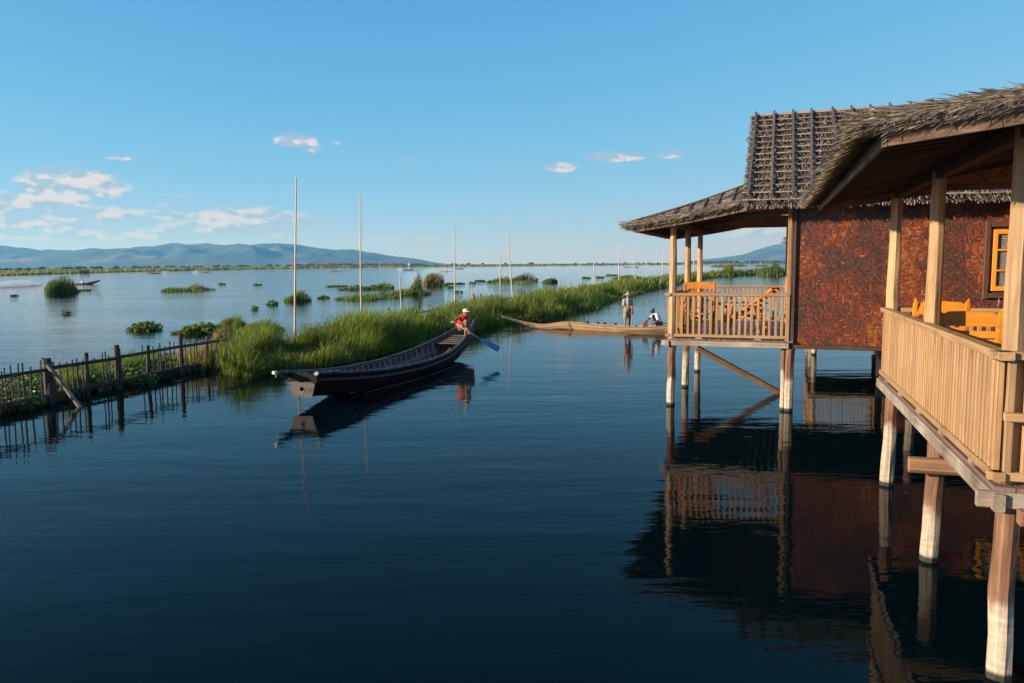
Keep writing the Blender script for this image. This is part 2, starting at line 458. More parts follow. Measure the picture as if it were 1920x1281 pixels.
def water_mat():
    m, t, b = new_mat('lake_water')
    geo = t.add('ShaderNodeNewGeometry'); pos = geo.outputs['Position']
    sep = t.add('ShaderNodeSeparateXYZ'); t.link(pos, sep.inputs[0])
    x, y = sep.outputs[0], sep.outputs[1]
    # breeze on the open lake beyond the grass bank, sheltered water in the channel
    side = t.math('SUBTRACT', t.math('MULTIPLY', t.math('ADD', y, -20.0), .20), t.math('ADD', x, 8.5))
    openw = t.smooth(side, 0.0, 3.5)
    openw = t.math('MAXIMUM', openw, t.smooth(y, 26.0, 70.0, 0, .8))
    gust = t.noise(scaled(t, pos, (.05, .11, 1)), 1, 3, .6)
    rip = t.noise(scaled(t, pos, (1.5, 4.6, 1)), 1, 3, .55)
    mid = t.noise(scaled(t, pos, (.55, 1.5, 1), (3, 7, 0)), 1, 2, .5)
    mp = t.add('ShaderNodeMapping'); t.link(pos, mp.inputs[0]); mp.inputs[2].default_value = (0, 0, rad(-22)); mp.inputs[3].default_value = (.09, .42, 1)
    swell = t.noise(mp.outputs[0], 1, 2, .5)
    a_rip = t.math('MULTIPLY', t.math('MULTIPLY_ADD', openw, .0085, .0040), t.smooth(gust, .3, .65, .55, 1.25))
    a_mid = t.math('MULTIPLY_ADD', openw, .006, .0080)
    h = t.math('ADD', t.math('ADD', t.math('MULTIPLY', rip, a_rip), t.math('MULTIPLY', mid, a_mid)), t.math('MULTIPLY', swell, .022))
    nd = t.add('ShaderNodeBump'); nd.inputs['Strength'].default_value = 1.0; nd.inputs['Distance'].default_value = 1.0
    t.link(h, nd.inputs['Height'])
    # reflection follows Fresnel; a little weaker at steep angles, as sky light polarised at right angles to the sun is
    t.n.remove(b)
    df = t.add('ShaderNodeBsdfDiffuse'); df.inputs[0].default_value = (.0003, .0046, .0060, 1)
    gl = t.add('ShaderNodeBsdfGlossy'); gl.inputs['Roughness'].default_value = .02; gl.inputs['Color'].default_value = (1, 1, 1, 1)
    fr = t.add('ShaderNodeFresnel'); fr.inputs['IOR'].default_value = 1.333
    for q in (df, gl, fr): t.link(nd.outputs[0], q.inputs['Normal'])
    ms = t.add('ShaderNodeMixShader'); t.link(t.math('POWER', fr.outputs[0], 1.32), ms.inputs[0])
    t.link(df.outputs[0], ms.inputs[1]); t.link(gl.outputs[0], ms.inputs[2]); t.link(ms.outputs[0], t.n['Material Output'].inputs[0])
water_mat()
M = MATS

# ------------------------------------------------------------------ water, far land, hills, haze
def grid(x0, x1, y0, y1, nx, ny):
    xs = np.linspace(x0, x1, nx); ys = np.linspace(y0, y1, ny)
    return xs, ys
lake = structure(MB().add([(-16000, -4000, 0), (16000, -4000, 0), (16000, 17000, 0), (-16000, 17000, 0)], [(0, 1, 2, 3)]).build('lake', M['lake_water']))
lake['label'] = 'calm dark blue lake water with light ripples'

def noise1(x, seed, octs=5, f0=1.0):
    r = np.random.default_rng(seed); out = np.zeros_like(x); a = 1.0; f = f0
    for _ in range(octs):
        ph = r.uniform(0, 1000); q = x * f + ph; i = np.floor(q).astype(np.int64); t = q - i; t = t * t * (3 - 2 * t)
        tab = r.uniform(-1, 1, 4096); out += a * (tab[i % 4096] * (1 - t) + tab[(i + 1) % 4096] * t); a *= .5; f *= 2.03
    return out
def noise2(x, y, seed, octs=4, f0=1.0):
    r = np.random.default_rng(seed); out = np.zeros_like(x); a = 1.0; f = f0
    for _ in range(octs):
        tab = r.uniform(-1, 1, (256, 256)); qx = x * f + r.uniform(0, 99); qy = y * f + r.uniform(0, 99)
        i = np.floor(qx).astype(int); j = np.floor(qy).astype(int); s = qx - i; t = qy - j
        s = s * s * (3 - 2 * s); t = t * t * (3 - 2 * t); i %= 256; j %= 256; i2 = (i + 1) % 256; j2 = (j + 1) % 256
        out += a * ((tab[i, j] * (1 - s) + tab[i2, j] * s) * (1 - t) + (tab[i, j2] * (1 - s) + tab[i2, j2] * s) * t); a *= .5; f *= 2.03
    return out

def hill_mat():
    m, t, b = new_mat('hill_cover'); vec = coords(t)
    n = t.noise(scaled(t, vec, (.0022, .0022, .004)), 1, 6, .62)
    c = t.ramp(n, [(.40, (.02, .034, .016)), (.54, (.035, .05, .022)), (.62, (.11, .095, .055)), (.72, (.22, .16, .10))])
    t.link(c, b.inputs['Base Color']); b.inputs['Roughness'].default_value = .95
hill_mat()

def hills(name, prof, Yr, depth, seed, label):
    """a range whose crest follows prof = [(px, py)] as seen over the lake, with spurs running down both sides"""
    pts = [P(x, y, Yr) for x, y in prof]
    X = np.array([p.x for p in pts]); Z = np.array([p.z for p in pts])
    nx, ny = 420, 60
    xs = np.linspace(X[0], X[-1], nx); crest = np.interp(xs, X, Z)
    crest = crest * (1 + .035 * noise1(xs / 400, seed) + .03 * noise1(xs / 130, seed + 1, 3))
    v = []; k = np.linspace(-1, 1, ny)
    XX, KK = np.meshgrid(xs, k)
    sp = noise2(XX / 700 + KK * .5, KK * 1.2, seed + 3, 5)
    C = np.broadcast_to(crest, XX.shape)
    base = np.clip(1 - np.abs(KK), 0, 1) ** .85
    rd = 1 - 2 * np.abs(noise2(XX / 520 + KK * .9, KK * 2.2 + XX / 2600, seed + 5, 4))
    ZZ = C * base * (1 + (.34 * sp + .26 * rd) * np.minimum(1.0, (1 - base) * 2.4))
    YY = Yr + KK * depth + 180 * noise2(XX / 900, KK, seed + 9, 3) * (1 - base)
    ZZ = np.maximum(ZZ, -2)
    v = np.stack([XX, YY, ZZ], -1).reshape(-1, 3)
    q = np.arange(nx * ny).reshape(ny, nx); a, b_, c, d = q[:-1, :-1].ravel(), q[:-1, 1:].ravel(), q[1:, 1:].ravel(), q[1:, :-1].ravel()
    tri = np.concatenate([np.stack([a, b_, c], 1), np.stack([a, c, d], 1)])
    o = fast_mesh(name, v, tri, None, M['hill_cover'], None, True)
    structure(o, label)
hills('mountain_range', [(-700, 440), (-420, 470), (-200, 448), (0, 461), (40, 464), (75, 470), (120, 468), (165, 473), (205, 468), (260, 462), (300, 459), (325, 456), (350, 459), (385, 456), (410, 459), (450, 462), (480, 458), (505, 456), (530, 458), (575, 462), (620, 467), (660, 468), (700, 473), (740, 480), (780, 485), (815, 492), (850, 497)],
      7600, 1500, 5, 'long hazy blue mountain range beyond the lake')
hills('distant_hill', [(1290, 493), (1325, 487), (1360, 483), (1400, 475), (1440, 466), (1470, 459), (1520, 450), (1600, 446), (1700, 452), (1850, 440), (2100, 452), (2400, 470)],
      9800, 1600, 11, 'pale hazy hill rising behind the pavilion')

def hazebox():
    m = bpy.data.materials.new('haze_air'); m.use_nodes = True; t = NT(m.node_tree); t.n.clear()
    o = t.add('ShaderNodeOutputMaterial'); v = t.add('ShaderNodeVolumePrincipled')
    v.inputs['Color'].default_value = (.14, .52, 1.0, 1); v.inputs['Density'].default_value = 1.0e-4
    v.inputs['Absorption Color'].default_value = (1, 1, 1, 1)
    v.inputs['Anisotropy'].default_value = .2
    t.link(v.outputs[0], o.inputs['Volume'])
    b = MB().box((0, 6000, 199), (27000, 18000, 400)).build('haze', m)
    tag(b, 'thin blue haze hanging over the lake', None, kind='stuff')
hazebox()

# ------------------------------------------------------------------ houses on stilts
def rand_col(base, var, n):
    b = np.array(base, np.float32)
    return np.clip(b[None] * (1 + var * rng.uniform(-1, 1, (n, 1))) * (1 + .25 * var * rng.uniform(-1, 1, (n, 3))), 0, 1)

def weave_mesh(w, h, s, palette, seed, zig=5):
    """twilled bamboo matting: every visible strip is a small domed piece (x across, z up, facing -y)"""
    nx, nz = int(w / s), int(h / s)
    r = np.random.default_rng(seed)
    I, J = np.meshgrid(np.arange(nx), np.arange(nz), indexing='ij')
    tri_j = np.abs((J + 3) % (2 * zig) - zig); tri_i = np.abs(I % (4 * zig) - 2 * zig)
    jit = np.floor(noise2(I * .11, J * .16, seed + 77, 2) * 2.6 + .5).astype(int)
    hor = ((tri_i + tri_j + jit) % 4) < 2
    strips = []
    for j in range(nz):
        i = 0
        while i < nx:
            if hor[i, j]:
                k = i
                while k < nx and hor[k, j] and k - i < 5: k += 1
                strips.append((i * s, k * s, j * s, (j + 1) * s, 0)); i = k
            else: i += 1
    for i in range(nx):
        j = 0
        while j < nz:
            if not hor[i, j]:
                k = j
                while k < nz and not hor[i, k] and k - j < 5: k += 1
                strips.append((i * s, (i + 1) * s, j * s, k * s, 1)); j = k
            else: j += 1
    st = np.array(strips); n = len(st)
    g = s * .035
    x0, x1, z0, z1, d = st[:, 0] + g, st[:, 1] - g, st[:, 2] + g, st[:, 3] - g, st[:, 4]
    e = s * .30
    v = np.zeros((n, 6, 3))
    lift = -r.uniform(.12, .28, n) * s
    h0 = d == 0
    # horizontal: bows out at mid length ; vertical: likewise
    mx, mz = (x0 + x1) / 2, (z0 + z1) / 2
    v[h0, 0] = np.stack([x0, 0 * x0, z0], 1)[h0]; v[h0, 1] = np.stack([x0, 0 * x0, z1], 1)[h0]
    v[h0, 2] = np.stack([mx, lift, z0], 1)[h0]; v[h0, 3] = np.stack([mx, lift, z1], 1)[h0]
    v[h0, 4] = np.stack([x1, 0 * x0, z0], 1)[h0]; v[h0, 5] = np.stack([x1, 0 * x0, z1], 1)[h0]
    w0 = ~h0
    v[w0, 0] = np.stack([x1, 0 * x0, z0], 1)[w0]; v[w0, 1] = np.stack([x0, 0 * x0, z0], 1)[w0]
    v[w0, 2] = np.stack([x1, lift, mz], 1)[w0]; v[w0, 3] = np.stack([x0, lift, mz], 1)[w0]
    v[w0, 4] = np.stack([x1, 0 * x0, z1], 1)[w0]; v[w0, 5] = np.stack([x0, 0 * x0, z1], 1)[w0]
    o = np.arange(n)[:, None] * 6
    tri = np.concatenate([o + np.array(q) for q in ((0, 2, 3), (0, 3, 1), (2, 4, 5), (2, 5, 3))])
    pal = np.array(palette, np.float32)
    patch = noise2(mx * 1.0, mz * 1.3, seed, 4, 1.6) * .9 + r.normal(0, .42, n)
    idx = np.clip(((patch + 1.1) / 2.2) * len(pal), 0, len(pal) - 1).astype(int)
    c = pal[idx] * (1 + .26 * r.uniform(-1, 1, (n, 1)))
    col = np.repeat(c, 6, 0)
    return v.reshape(-1, 3), tri, col
WEAVE_DARK = [(.058, .030, .023), (.075, .031, .022), (.095, .030, .017), (.12, .030, .014), (.145, .035, .014), (.175, .046, .015), (.24, .078, .022)]
WEAVE_ORANGE = [(.26, .10, .02), (.33, .14, .028), (.40, .18, .035), (.46, .22, .05), (.52, .28, .08)]

def straws(n, base, dirv, side, nrm, length, width, lift, col, colvar, seed):
    """n flat straws: base (n,3), unit arrays, returned as triangle soup"""
    r = np.random.default_rng(seed)
    L = length * r.uniform(.6, 1.25, (n, 1)); w = width * r.uniform(.6, 1.4, (n, 1))
    d = dirv + side * r.normal(0, .16, (n, 1)) + nrm * (r.uniform(-.02, 1, (n, 1)) * lift)
    d /= np.linalg.norm(d, axis=1, keepdims=True)
    s = side + nrm * r.normal(0, .35, (n, 1))
    m = base + d * L * .55 + nrm * (L * .04)
    tip = base + d * L
    v = np.stack([base - s * w / 2, base + s * w / 2, m + s * w / 2, m - s * w / 2, tip - s * w * .3, tip + s * w * .3], 1)
    o = np.arange(n)[:, None] * 6
    tri = np.concatenate([o + np.array(q) for q in ((0, 1, 2), (0, 2, 3), (3, 2, 5), (3, 5, 4))])
    pal = np.array(col, np.float32)
    c = pal[r.integers(0, len(pal), n)] * (1 + colvar * r.uniform(-1, 1, (n, 1)))
    return v.reshape(-1, 3), tri, np.repeat(np.clip(c, 0, 1), 6, 0)
def soup(parts):
    vs, ts, cs = [], [], []; o = 0
    for v, t, c in parts: vs.append(v); ts.append(t + o); cs.append(c); o += len(v)
    return np.concatenate(vs), np.concatenate(ts), np.concatenate(cs)
STRAW_GREY = [(.085, .068, .057), (.14, .112, .094), (.195, .158, .132), (.27, .222, .185), (.07, .054, .046)]
STRAW_TAN = [(.20, .16, .11), (.28, .225, .15), (.13, .10, .07), (.38, .31, .21), (.17, .14, .095)]

def bilinear(a, b, c, d, s, t):
    """patch a-b along s at t=0, d-c along s at t=1"""
    s = s[:, None]; t = t[:, None]
    return (a * (1 - s) + b * s) * (1 - t) + (d * (1 - s) + c * s) * t

FLOOR = 1.36
def house(name, label, loc, rz, posts_v, seed, lod=0, rdz=0.0, ovf=.32, piles_v=None, tipu=(-.76, -.80), gz=4.50):
    """balcony at local x 0..2.26, body behind the woven wall from x 2.26; y runs back from the front; z from the water"""
    r = random.Random(seed)
    H = empty(name, loc, rz); tag(H, label, 'house', 'stilt houses with thatched roofs along the channel')
    D = posts_v[-1]; UB = 2.26; UE = 7.9
    near = lod == 0
    # --- piles
    def pile(u, v, top, rr, lean=(0, 0)):
        pts = []; rs = []
        for k in range(9):
            z = -1.3 + (top + 1.3) * k / 8
            pts.append((u + lean[0] * (top - z) + r.uniform(-.008, .008), v + lean[1] * (top - z) + r.uniform(-.008, .008), z)); rs.append(rr * (1.06 - .1 * k / 8))
        MB().tube(pts, rs, 9, .07, r.randint(0, 9999)).build('pile', M['pile_wood'], H)
    for k, v in enumerate(piles_v or posts_v): pile(.03, v, FLOOR - .1, .082, (r.uniform(-.03, .0), 0))
    for u in (2.29, 4.44, 6.6, 7.85):
        for v in (.03, D * .5, D): pile(u, v, FLOOR - .12, .085, (r.uniform(-.015, .015), r.uniform(-.01, .01)))
    # second thinner pile doubled up beside the corner one, and the raking brace
    pile(2.17, .05, FLOOR - .15, .05, (.0, 0))
    # --- floor frame and deck
    MB().beam((-.18, -.06, FLOOR - .075), (UB - .0, -.06, FLOOR - .075), .07, .11).build('floor_beam', M['grey_beam_x'], H)
    MB().beam((-.06, -.13, FLOOR - .085), (-.06, D + .2, FLOOR - .085), .075, .12).build('floor_beam', M['grey_beam_y'], H)
    MB().beam((-.1, D + .05, FLOOR - .075), (UB, D + .05, FLOOR - .075), .07, .11).build('floor_beam', M['grey_beam_x'], H)
    for k in range(1, 6):
        v = D * k / 6
        MB().beam((.0, v, FLOOR - .18), (UE, v, FLOOR - .18), .06, .09).build('floor_joist', M['rafter_wood'], H)
    u = -.09; k = 0
    deck = empty('deck'); deck.parent = H
    while u < UB:
        w = .135
        MB().beam((u + w / 2, -.10 + r.uniform(-.01, .01), FLOOR + r.uniform(-.003, .003)), (u + w / 2, D + .08, FLOOR), w - .008, .034).build('plank', M['deck_wood'], deck); u += w
    MB().box(((UB + UE) / 2 + .06, D / 2, FLOOR - .07), (UE - UB - .1, D - .06, .08)).build('body_floor', M['rafter_wood'], H)
    # --- balcony posts
    for k, v in enumerate(posts_v):
        pts = []; rs = []
        for q in range(9):
            z = FLOOR - .12 + (3.70 + rdz - FLOOR + .12) * q / 8
            pts.append((.03 + r.uniform(-.006, .006), v + r.uniform(-.006, .006), z)); rs.append(.082 - .016 * q / 8)
        MB().tube(pts, rs, 8, .05, r.randint(0, 9999)).build('post', M['post_wood'], H)
    MB().beam((UB - .03, -.02, FLOOR - .14), (UB - .03, -.02, 3.95), .075, .075, (0, 1, 0)).build('post', M['tan_wood_z'], H)
    MB().beam((UB - .05, D, FLOOR - .14), (UB - .05, D, 3.95), .09, .09, (0, 1, 0)).build('post', M['tan_wood_z'], H)
    # --- railings: front, outer side, back
    def railing(p0, p1, mat, n, wide, side):
        R = empty('railing'); R.parent = H
        p0, p1 = Vector(p0), Vector(p1); d = (p1 - p0).normalized()
        MB().beam(p0 - d * .07 + Vector((0, 0, 2.265)), p1 + d * .03 + Vector((0, 0, 2.265)), .095, .055).build('top_rail', M[mat], R)
        MB().beam(p0 - d * .05 + Vector((0, 0, 1.44)), p1 + d * .02 + Vector((0, 0, 1.44)), .075, .06).build('bottom_rail', M[mat], R)
        me = MB().beam((0, 0, 1.465), (0, 0, 2.24), wide, .042, tuple(Vector((0, 0, 1)).cross(d)), .08)
        base = me.build('baluster', M['tan_wood_z'], R); base.location = p0 + d * .06
        for k in range(1, n):
            b = base.copy(); COL.objects.link(b); b.parent = R
            b.location = p0 + d * (.06 + ((p1 - p0).length - .12) * k / (n - 1) + r.uniform(-.008, .008)); b.rotation_euler = (0, 0, r.uniform(-.06, .06))
        for k in range(max(2, int((p1 - p0).length / .9))):
            q = p0.lerp(p1, (k + .55) / max(2, int((p1 - p0).length / .9)))
            MB().add([q + d * a + side_v * b + Vector((0, 0, z)) for z, aa in ((FLOOR + .012, .085), (1.412, .05)) for a, b in ((-aa, -.03), (aa, -.03), (aa, .03), (-aa, .03)) for side_v in (Vector(side),)],
                     [(3, 2, 1, 0), (4, 5, 6, 7), (0, 1, 5, 4), (1, 2, 6, 5), (2, 3, 7, 6), (3, 0, 4, 7)]).build('cleat', M['grey_beam_x'], R)
        return R
    railing((-.06, -.02, 0), (UB - .07, -.02, 0), 'tan_wood_x', 20, .047, (0, 1, 0))
    railing((-.055, -.03, 0), (-.055, D + .02, 0), 'tan_wood_y', 52 if near else 30, .05, (1, 0, 0))
    railing((.06, D + .02, 0), (UB - .1, D + .02, 0), 'tan_wood_x', 20, .047, (0, 1, 0))
    # --- roof plates
    MB().beam((.03, -.12, 3.69 + rdz), (.03, D + .12, 3.69 + rdz), .09, .13).build('roof_plate', M['rafter_wood'], H)
    MB().beam((.1, -.01, 3.72 + rdz), (UB, -.01, 3.86 + rdz), .06, .10).build('roof_plate', M['rafter_wood'], H)
    MB().beam((.09, D, 3.815), (UB, D, 3.815), .08, .07).build('roof_plate', M['brace_wood'], H)
    v_, t_, c_ = weave_mesh(UB - .75, .22, .022, WEAVE_ORANGE, seed + 5)
    o = fast_mesh('frieze_matting', v_, t_, c_, M['weave'], H); o.location = (.75, D - .03, 3.86); o['kind'] = 'stuff'
    prof = [(.25, 3.84), (UB, 3.84), (UB, 4.12 + rdz), (1.35, 4.10 + rdz), (.25, 3.88 + rdz)]
    MB().add([(a, D - .008, b) for a, b in prof] + [(a, D + .03, b) for a, b in prof], [(4, 3, 2, 1, 0)[::-1], (5, 6, 7, 8, 9)[::-1]] + [(k, 5 + k, 5 + (k + 1) % 5, (k + 1) % 5) for k in range(5)]).build('frieze_board', M['orange_wood'], H)
    # woven ceiling inside the balcony
    v_, t_, c_ = weave_mesh(UB - .8, D - 2.0, .035, WEAVE_ORANGE, seed + 6)
    o = fast_mesh('ceiling_matting', v_, t_, c_, M['weave'], H); o.rotation_euler = (rad(-90), 0, 0); o.location = (.75, 1.0, 4.06 + rdz); o['kind'] = 'stuff'
    # --- body walls
    hz = 4.12 - 1.24
    v_, t_, c_ = weave_mesh(UE - UB - .1, hz - .08, .031 if lod < 2 else .06, WEAVE_DARK, seed)
    wall = MB().box(((UB + UE) / 2 + .03, .055, 1.24 + hz / 2), (UE - UB - .02, .05, hz)).build('front_wall', M['gap_dark'], H)
    o = fast_mesh('matting', v_, t_, c_, M['weave'], wall); o.location = (UB + .09, .026, 1.31); o['kind'] = 'stuff'
    MB().beam((UB + .055, .0, 1.22), (UB + .055, .0, 4.08), .075, .07, (0, 1, 0)).build('corner_board', M['dark_trim_z'], wall)
    MB().beam((UB + .02, .0, 1.265), (UE, .0, 1.265), .06, .075).build('sill_board', M['dark_trim_x'], wall)
    for (a, b, nm) in (((UB + .03, .09), (UB + .03, D - .05), 'side_wall'), ((UE, .05), (UE, D), 'end_wall'), ((UB, D), (UE, D), 'back_wall')):
        A, B = Vector((*a, 0)), Vector((*b, 0)); n = (B - A).normalized().cross(Vector((0, 0, 1))) * .025
        MB().add([A + n + Vector((0, 0, 1.24)), B + n + Vector((0, 0, 1.24)), B + n + Vector((0, 0, 4.1)), A + n + Vector((0, 0, 4.1)),
                  A - n + Vector((0, 0, 1.24)), B - n + Vector((0, 0, 1.24)), B - n + Vector((0, 0, 4.1)), A - n + Vector((0, 0, 4.1))],
                 [(0, 1, 2, 3), (7, 6, 5, 4), (0, 4, 5, 1), (2, 6, 7, 3), (1, 5, 6, 2), (0, 3, 7, 4)]).build(nm, M['brace_wood'], H)
    v_, t_, c_ = weave_mesh(D - .2, 2.75, .05, WEAVE_DARK, seed + 9)
    o = fast_mesh('side_matting', v_, t_, c_, M['weave'], H); o.rotation_euler = (0, 0, rad(-90)); o.location = (UB + .0, D - .05, 1.3); o['kind'] = 'stuff'
    # door and frame on the balcony side
    dr = MB().box((UB - .02, D * .52, FLOOR + 1.02), (.05, .86, 1.96)).build('door', M['orange_wood'], H)
    for vv in (D * .52 - .47, D * .52 + .47):
        MB().beam((UB - .03, vv, FLOOR + .02), (UB - .03, vv, FLOOR + 2.1), .09, .07, (0, 1, 0)).build('door_frame', M['orange_wood'], dr)
    MB().beam((UB - .03, D * .52 - .5, FLOOR + 2.08), (UB - .03, D * .52 + .5, FLOOR + 2.08), .09, .07).build('door_frame', M['orange_wood'], dr)
    for zz in (.55, 1.45):
        MB().box((UB - .05, D * .52, FLOOR + zz), (.02, .55, .62)).build('door_panel', M['yellow_wood'], dr)
    MB().tube([(UB - .06, D * .52 - .35, FLOOR + 1.0), (UB - .10, D * .52 - .35, FLOOR + 1.0), (UB - .11, D * .52 - .25, FLOOR + 1.0)], .012, 6).build('handle', M['shaft_grey'], dr)
    # --- window in the front wall
    if lod < 2:
        win = empty('window'); win.parent = H
        u0, u1, z0, z1 = 5.62, 6.60, 2.36, 3.44
        def fr(nm, m, a, b, w, d): MB().beam(a, b, w, d, (0, 1, 0)).build(nm, M[m], win)
        e = .085
        fr('outer_frame', 'dark_trim_z', (u0 - e, -.005, z0 - e * 1.6), (u0 - e, -.005, z1 + e * 1.6), e, .075)
        fr('outer_frame', 'dark_trim_z', (u1 + e, -.005, z0 - e * 1.6), (u1 + e, -.005, z1 + e * 1.6), e, .075)
        MB().beam((u0 - e * .5, -.005, z1 + e), (u1 + e * .5, -.005, z1 + e), .075, e).build('outer_frame', M['dark_trim_x'], win)
        MB().beam((u0 - e * .5, -.02, z0 - e), (u1 + e * .5, -.02, z0 - e), .11, e).build('sill', M['dark_trim_x'], win)
        um = (u0 + u1) / 2
        for a, b in ((u0, um - .012), (um + .012, u1)):
            cs = empty('casement'); cs.parent = win
            def cb(p, q, w, up=(0, 1, 0), m='window_wood'): MB().beam(p, q, w, .045, up).build('sash', M[m], cs)
            y = -.022
            cb((a + .035, y, z0), (a + .035, y, z1), .07); cb((b - .035, y, z0), (b - .035, y, z1), .07)
            for zz, w in ((z0 + .04, .08), (z1 - .04, .08), (z0 + (z1 - z0) / 3, .032), (z0 + (z1 - z0) * 2 / 3, .032)):
                cb((a + .07, y, zz), (b - .07, y, zz), w, (0, 1, 0))
            cb(((a + b) / 2, y + .003, z0 + .08), ((a + b) / 2, y + .003, z1 - .08), .03)
            g = MB().box(((a + b) / 2, .006, (z0 + z1) / 2), (b - a - .12, .006, z1 - z0 - .14)).build('pane', M['window_glass'], cs)
        # a drawn-back curtain behind the glass
        cv = []; cf = []
        for k in range(30):
            uu = u0 + .26 + k * .02; cv += [(uu, .024 + .006 * math.sin(k * 1.3), z0 + .05), (uu, .024 + .006 * math.sin(k * 1.3), z1 - .05)]
        cf = [(2*k, 2*k + 2, 2*k + 3, 2*k + 1) for k in range(29)]
        MB().add(cv, cf).build('curtain', M['curtain'], win)
        MB().tube([(u0 + .12, -.05, z0 - .1), (u0 + .13, -.06, z0 - .2), (u0 + .11, -.055, z0 - .26)], .006, 5).build('hook', M['shaft_grey'], win)
    # --- main roof: steep gable
    RU0, RU1, RV, RZ, EV, EZ = 1.40, 8.5, D / 2, 6.10, -.52, 4.03
    roof = empty('roof'); roof.parent = H
    th = .09
    for sgn in (-1, 1):
        ev = EV if sgn < 0 else D - EV
        MB().add([(RU0, ev, EZ), (RU1, ev, EZ), (RU1, RV, RZ), (RU0, RV, RZ), (RU0, ev, EZ - th), (RU1, ev, EZ - th), (RU1, RV, RZ - th), (RU0, RV, RZ - th)],
                 [(0, 1, 2, 3), (7, 6, 5, 4), (0, 4, 5, 1), (2, 6, 7, 3), (1, 5, 6, 2), (0, 3, 7, 4)]).build('thatch_bed', M['thatch_core'], roof)
        dn = np.array([0, ev - RV, EZ - RZ]); SL = np.linalg.norm(dn); dn /= SL
        nr = np.cross(dn, [1, 0, 0]); nr *= np.sign(nr[2]); sd = np.array([1., 0, 0])
        courses = 14; parts = []
        for k in range(courses + 1):
            s0 = SL * (k + .15) / courses - .16
            m = (int((RU1 - RU0) * (210 if near else 150)) if sgn < 0 else 250) if lod < 2 else 200
            uu = rng.uniform(RU0 - .03, RU1, m); ss = np.full(m, s0) + rng.normal(0, .03, m)
            ss = np.clip(ss, 0, SL + .02)
            base = np.stack([uu, RV + dn[1] * ss, RZ + dn[2] * ss], 1) + nr[None] * rng.uniform(-.005, .03, (m, 1))
            if k == courses:
                base += dn[None] * .02
            parts.append(straws(m, base, np.repeat(dn[None], m, 0), np.repeat(sd[None], m, 0), np.repeat(nr[None], m, 0), .20, .016 if sgn < 0 else .04, .30, STRAW_GREY, .35, seed * 31 + k + (50 if sgn > 0 else 0)))
        # eave fringe
        m = 1500 if lod < 2 and sgn < 0 else 300
        uu = rng.uniform(RU0, RU1, m)
        base = np.stack([uu, np.full(m, ev) - dn[1] * .05, np.full(m, EZ + .02) - rng.uniform(0, th, m)], 1)
        dd = np.repeat((dn + np.array([0, 0, -.5]))[None], m, 0)
        parts.append(straws(m, base, dd, np.repeat(sd[None], m, 0), np.repeat(nr[None], m, 0), .11, .016, .2, STRAW_GREY + [(.30, .24, .18)], .4, seed * 31 + 90 + sgn))
        # rake edge, ragged straw ends
        m = 500 if lod < 2 else 60
        ss = rng.uniform(0, SL, m)
        base = np.stack([np.full(m, RU0 + .03), RV + dn[1] * ss, RZ + dn[2] * ss], 1) - nr[None] * rng.uniform(0, th, (m, 1))
        dd = np.repeat((np.array([-1., 0, 0]) * .8 + dn * .6)[None], m, 0)
        parts.append(straws(m, base, dd, np.repeat(dn[None], m, 0), np.repeat(nr[None], m, 0), .09, .012, .3, STRAW_GREY, .3, seed * 31 + 95 + sgn))
        v_, t_, c_ = soup(parts)
        o = fast_mesh('thatch', v_, t_, c_, M['straw'], roof); o['kind'] = 'stuff'
        if sgn < 0 or lod < 1:
            for k in range(courses + 1):
                s0 = SL * (k + .1) / courses
                a = Vector((RU0 - .02 + r.uniform(-.05, .02), RV + dn[1] * s0, RZ + dn[2] * s0)) + Vector(nr) * .052
                b = Vector((RU1, a.y + r.uniform(-.02, .02), a.z + r.uniform(-.015, .015)))
                n_ = 9; pts = [a.lerp(b, q / n_) + Vector((0, 0, r.uniform(-.008, .008))) for q in range(n_ + 1)]
                MB().tube(pts, .014, 5).build('batten', M['batten_bamboo'], roof)
            q = RU0 + .07
            while q < RU1:
                jx = r.uniform(-.03, .03); slope = r.uniform(-.05, .05)
                a = Vector((q + jx, RV, RZ)) - Vector(dn) * .10 + Vector(nr) * .085
                b = Vector((q + jx + slope, RV + dn[1] * (SL - .06), RZ + dn[2] * (SL - .06))) + Vector(nr) * .085
                MB().beam(a, b, .048, .026, tuple(nr)).build('lath', M['lath_wood'], roof); q += .385 if sgn < 0 else .7
    MB().tube([(RU0 - .05, RV, RZ + .03), (RU1, RV, RZ + .03)], .045, 7).build('ridge_pole', M['batten_bamboo'], roof)
    for k in range(9):
        for sgn in (-1, 1):
            ev = EV + .02 if sgn < 0 else D - EV - .02; u = RU0 + .35 + k * .82
            MB().beam((u, ev, EZ - th - .03), (u, RV, RZ - th - .03), .06, .06).build('rafter', M['rafter_wood'], roof)
    # gable triangle
    MB().add([(1.62, EV + .55, 4.35), (1.62, D - EV - .55, 4.35), (1.62, RV, RZ - .15), (1.68, EV + .55, 4.35), (1.68, D - EV - .55, 4.35), (1.68, RV, RZ - .15)],
             [(0, 2, 1), (3, 4, 5), (0, 1, 4, 3), (1, 2, 5, 4), (2, 0, 3, 5)]).build('gable_panel', M['brace_wood'], H)
    # --- hip skirt over the balcony
    skirt = empty('balcony_roof'); skirt.parent = H
    T = np.array([tipu[0], -ovf, 3.68 + rdz]); BL = np.array([tipu[1], D + .34, 3.68 + rdz])
    FR = np.array([1.44, -ovf - .15, 4.03 + rdz]); BR = np.array([1.44, D + .47, 4.03 + rdz])
    G1 = np.array([1.44, 1.25, gz]); G2 = np.array([1.44, D - 1.25, gz])
    hth = .06
    def sag(p, s): p = p.copy(); p[:, 2] -= .035 * np.sin(np.pi * np.clip(s, 0, 1)); return p
    faces = [('hip', T, BL, G2, G1), ('front', T, T, G1, FR), ('back', BL, BL, G2, BR)]
    bed = MB(); K = 8
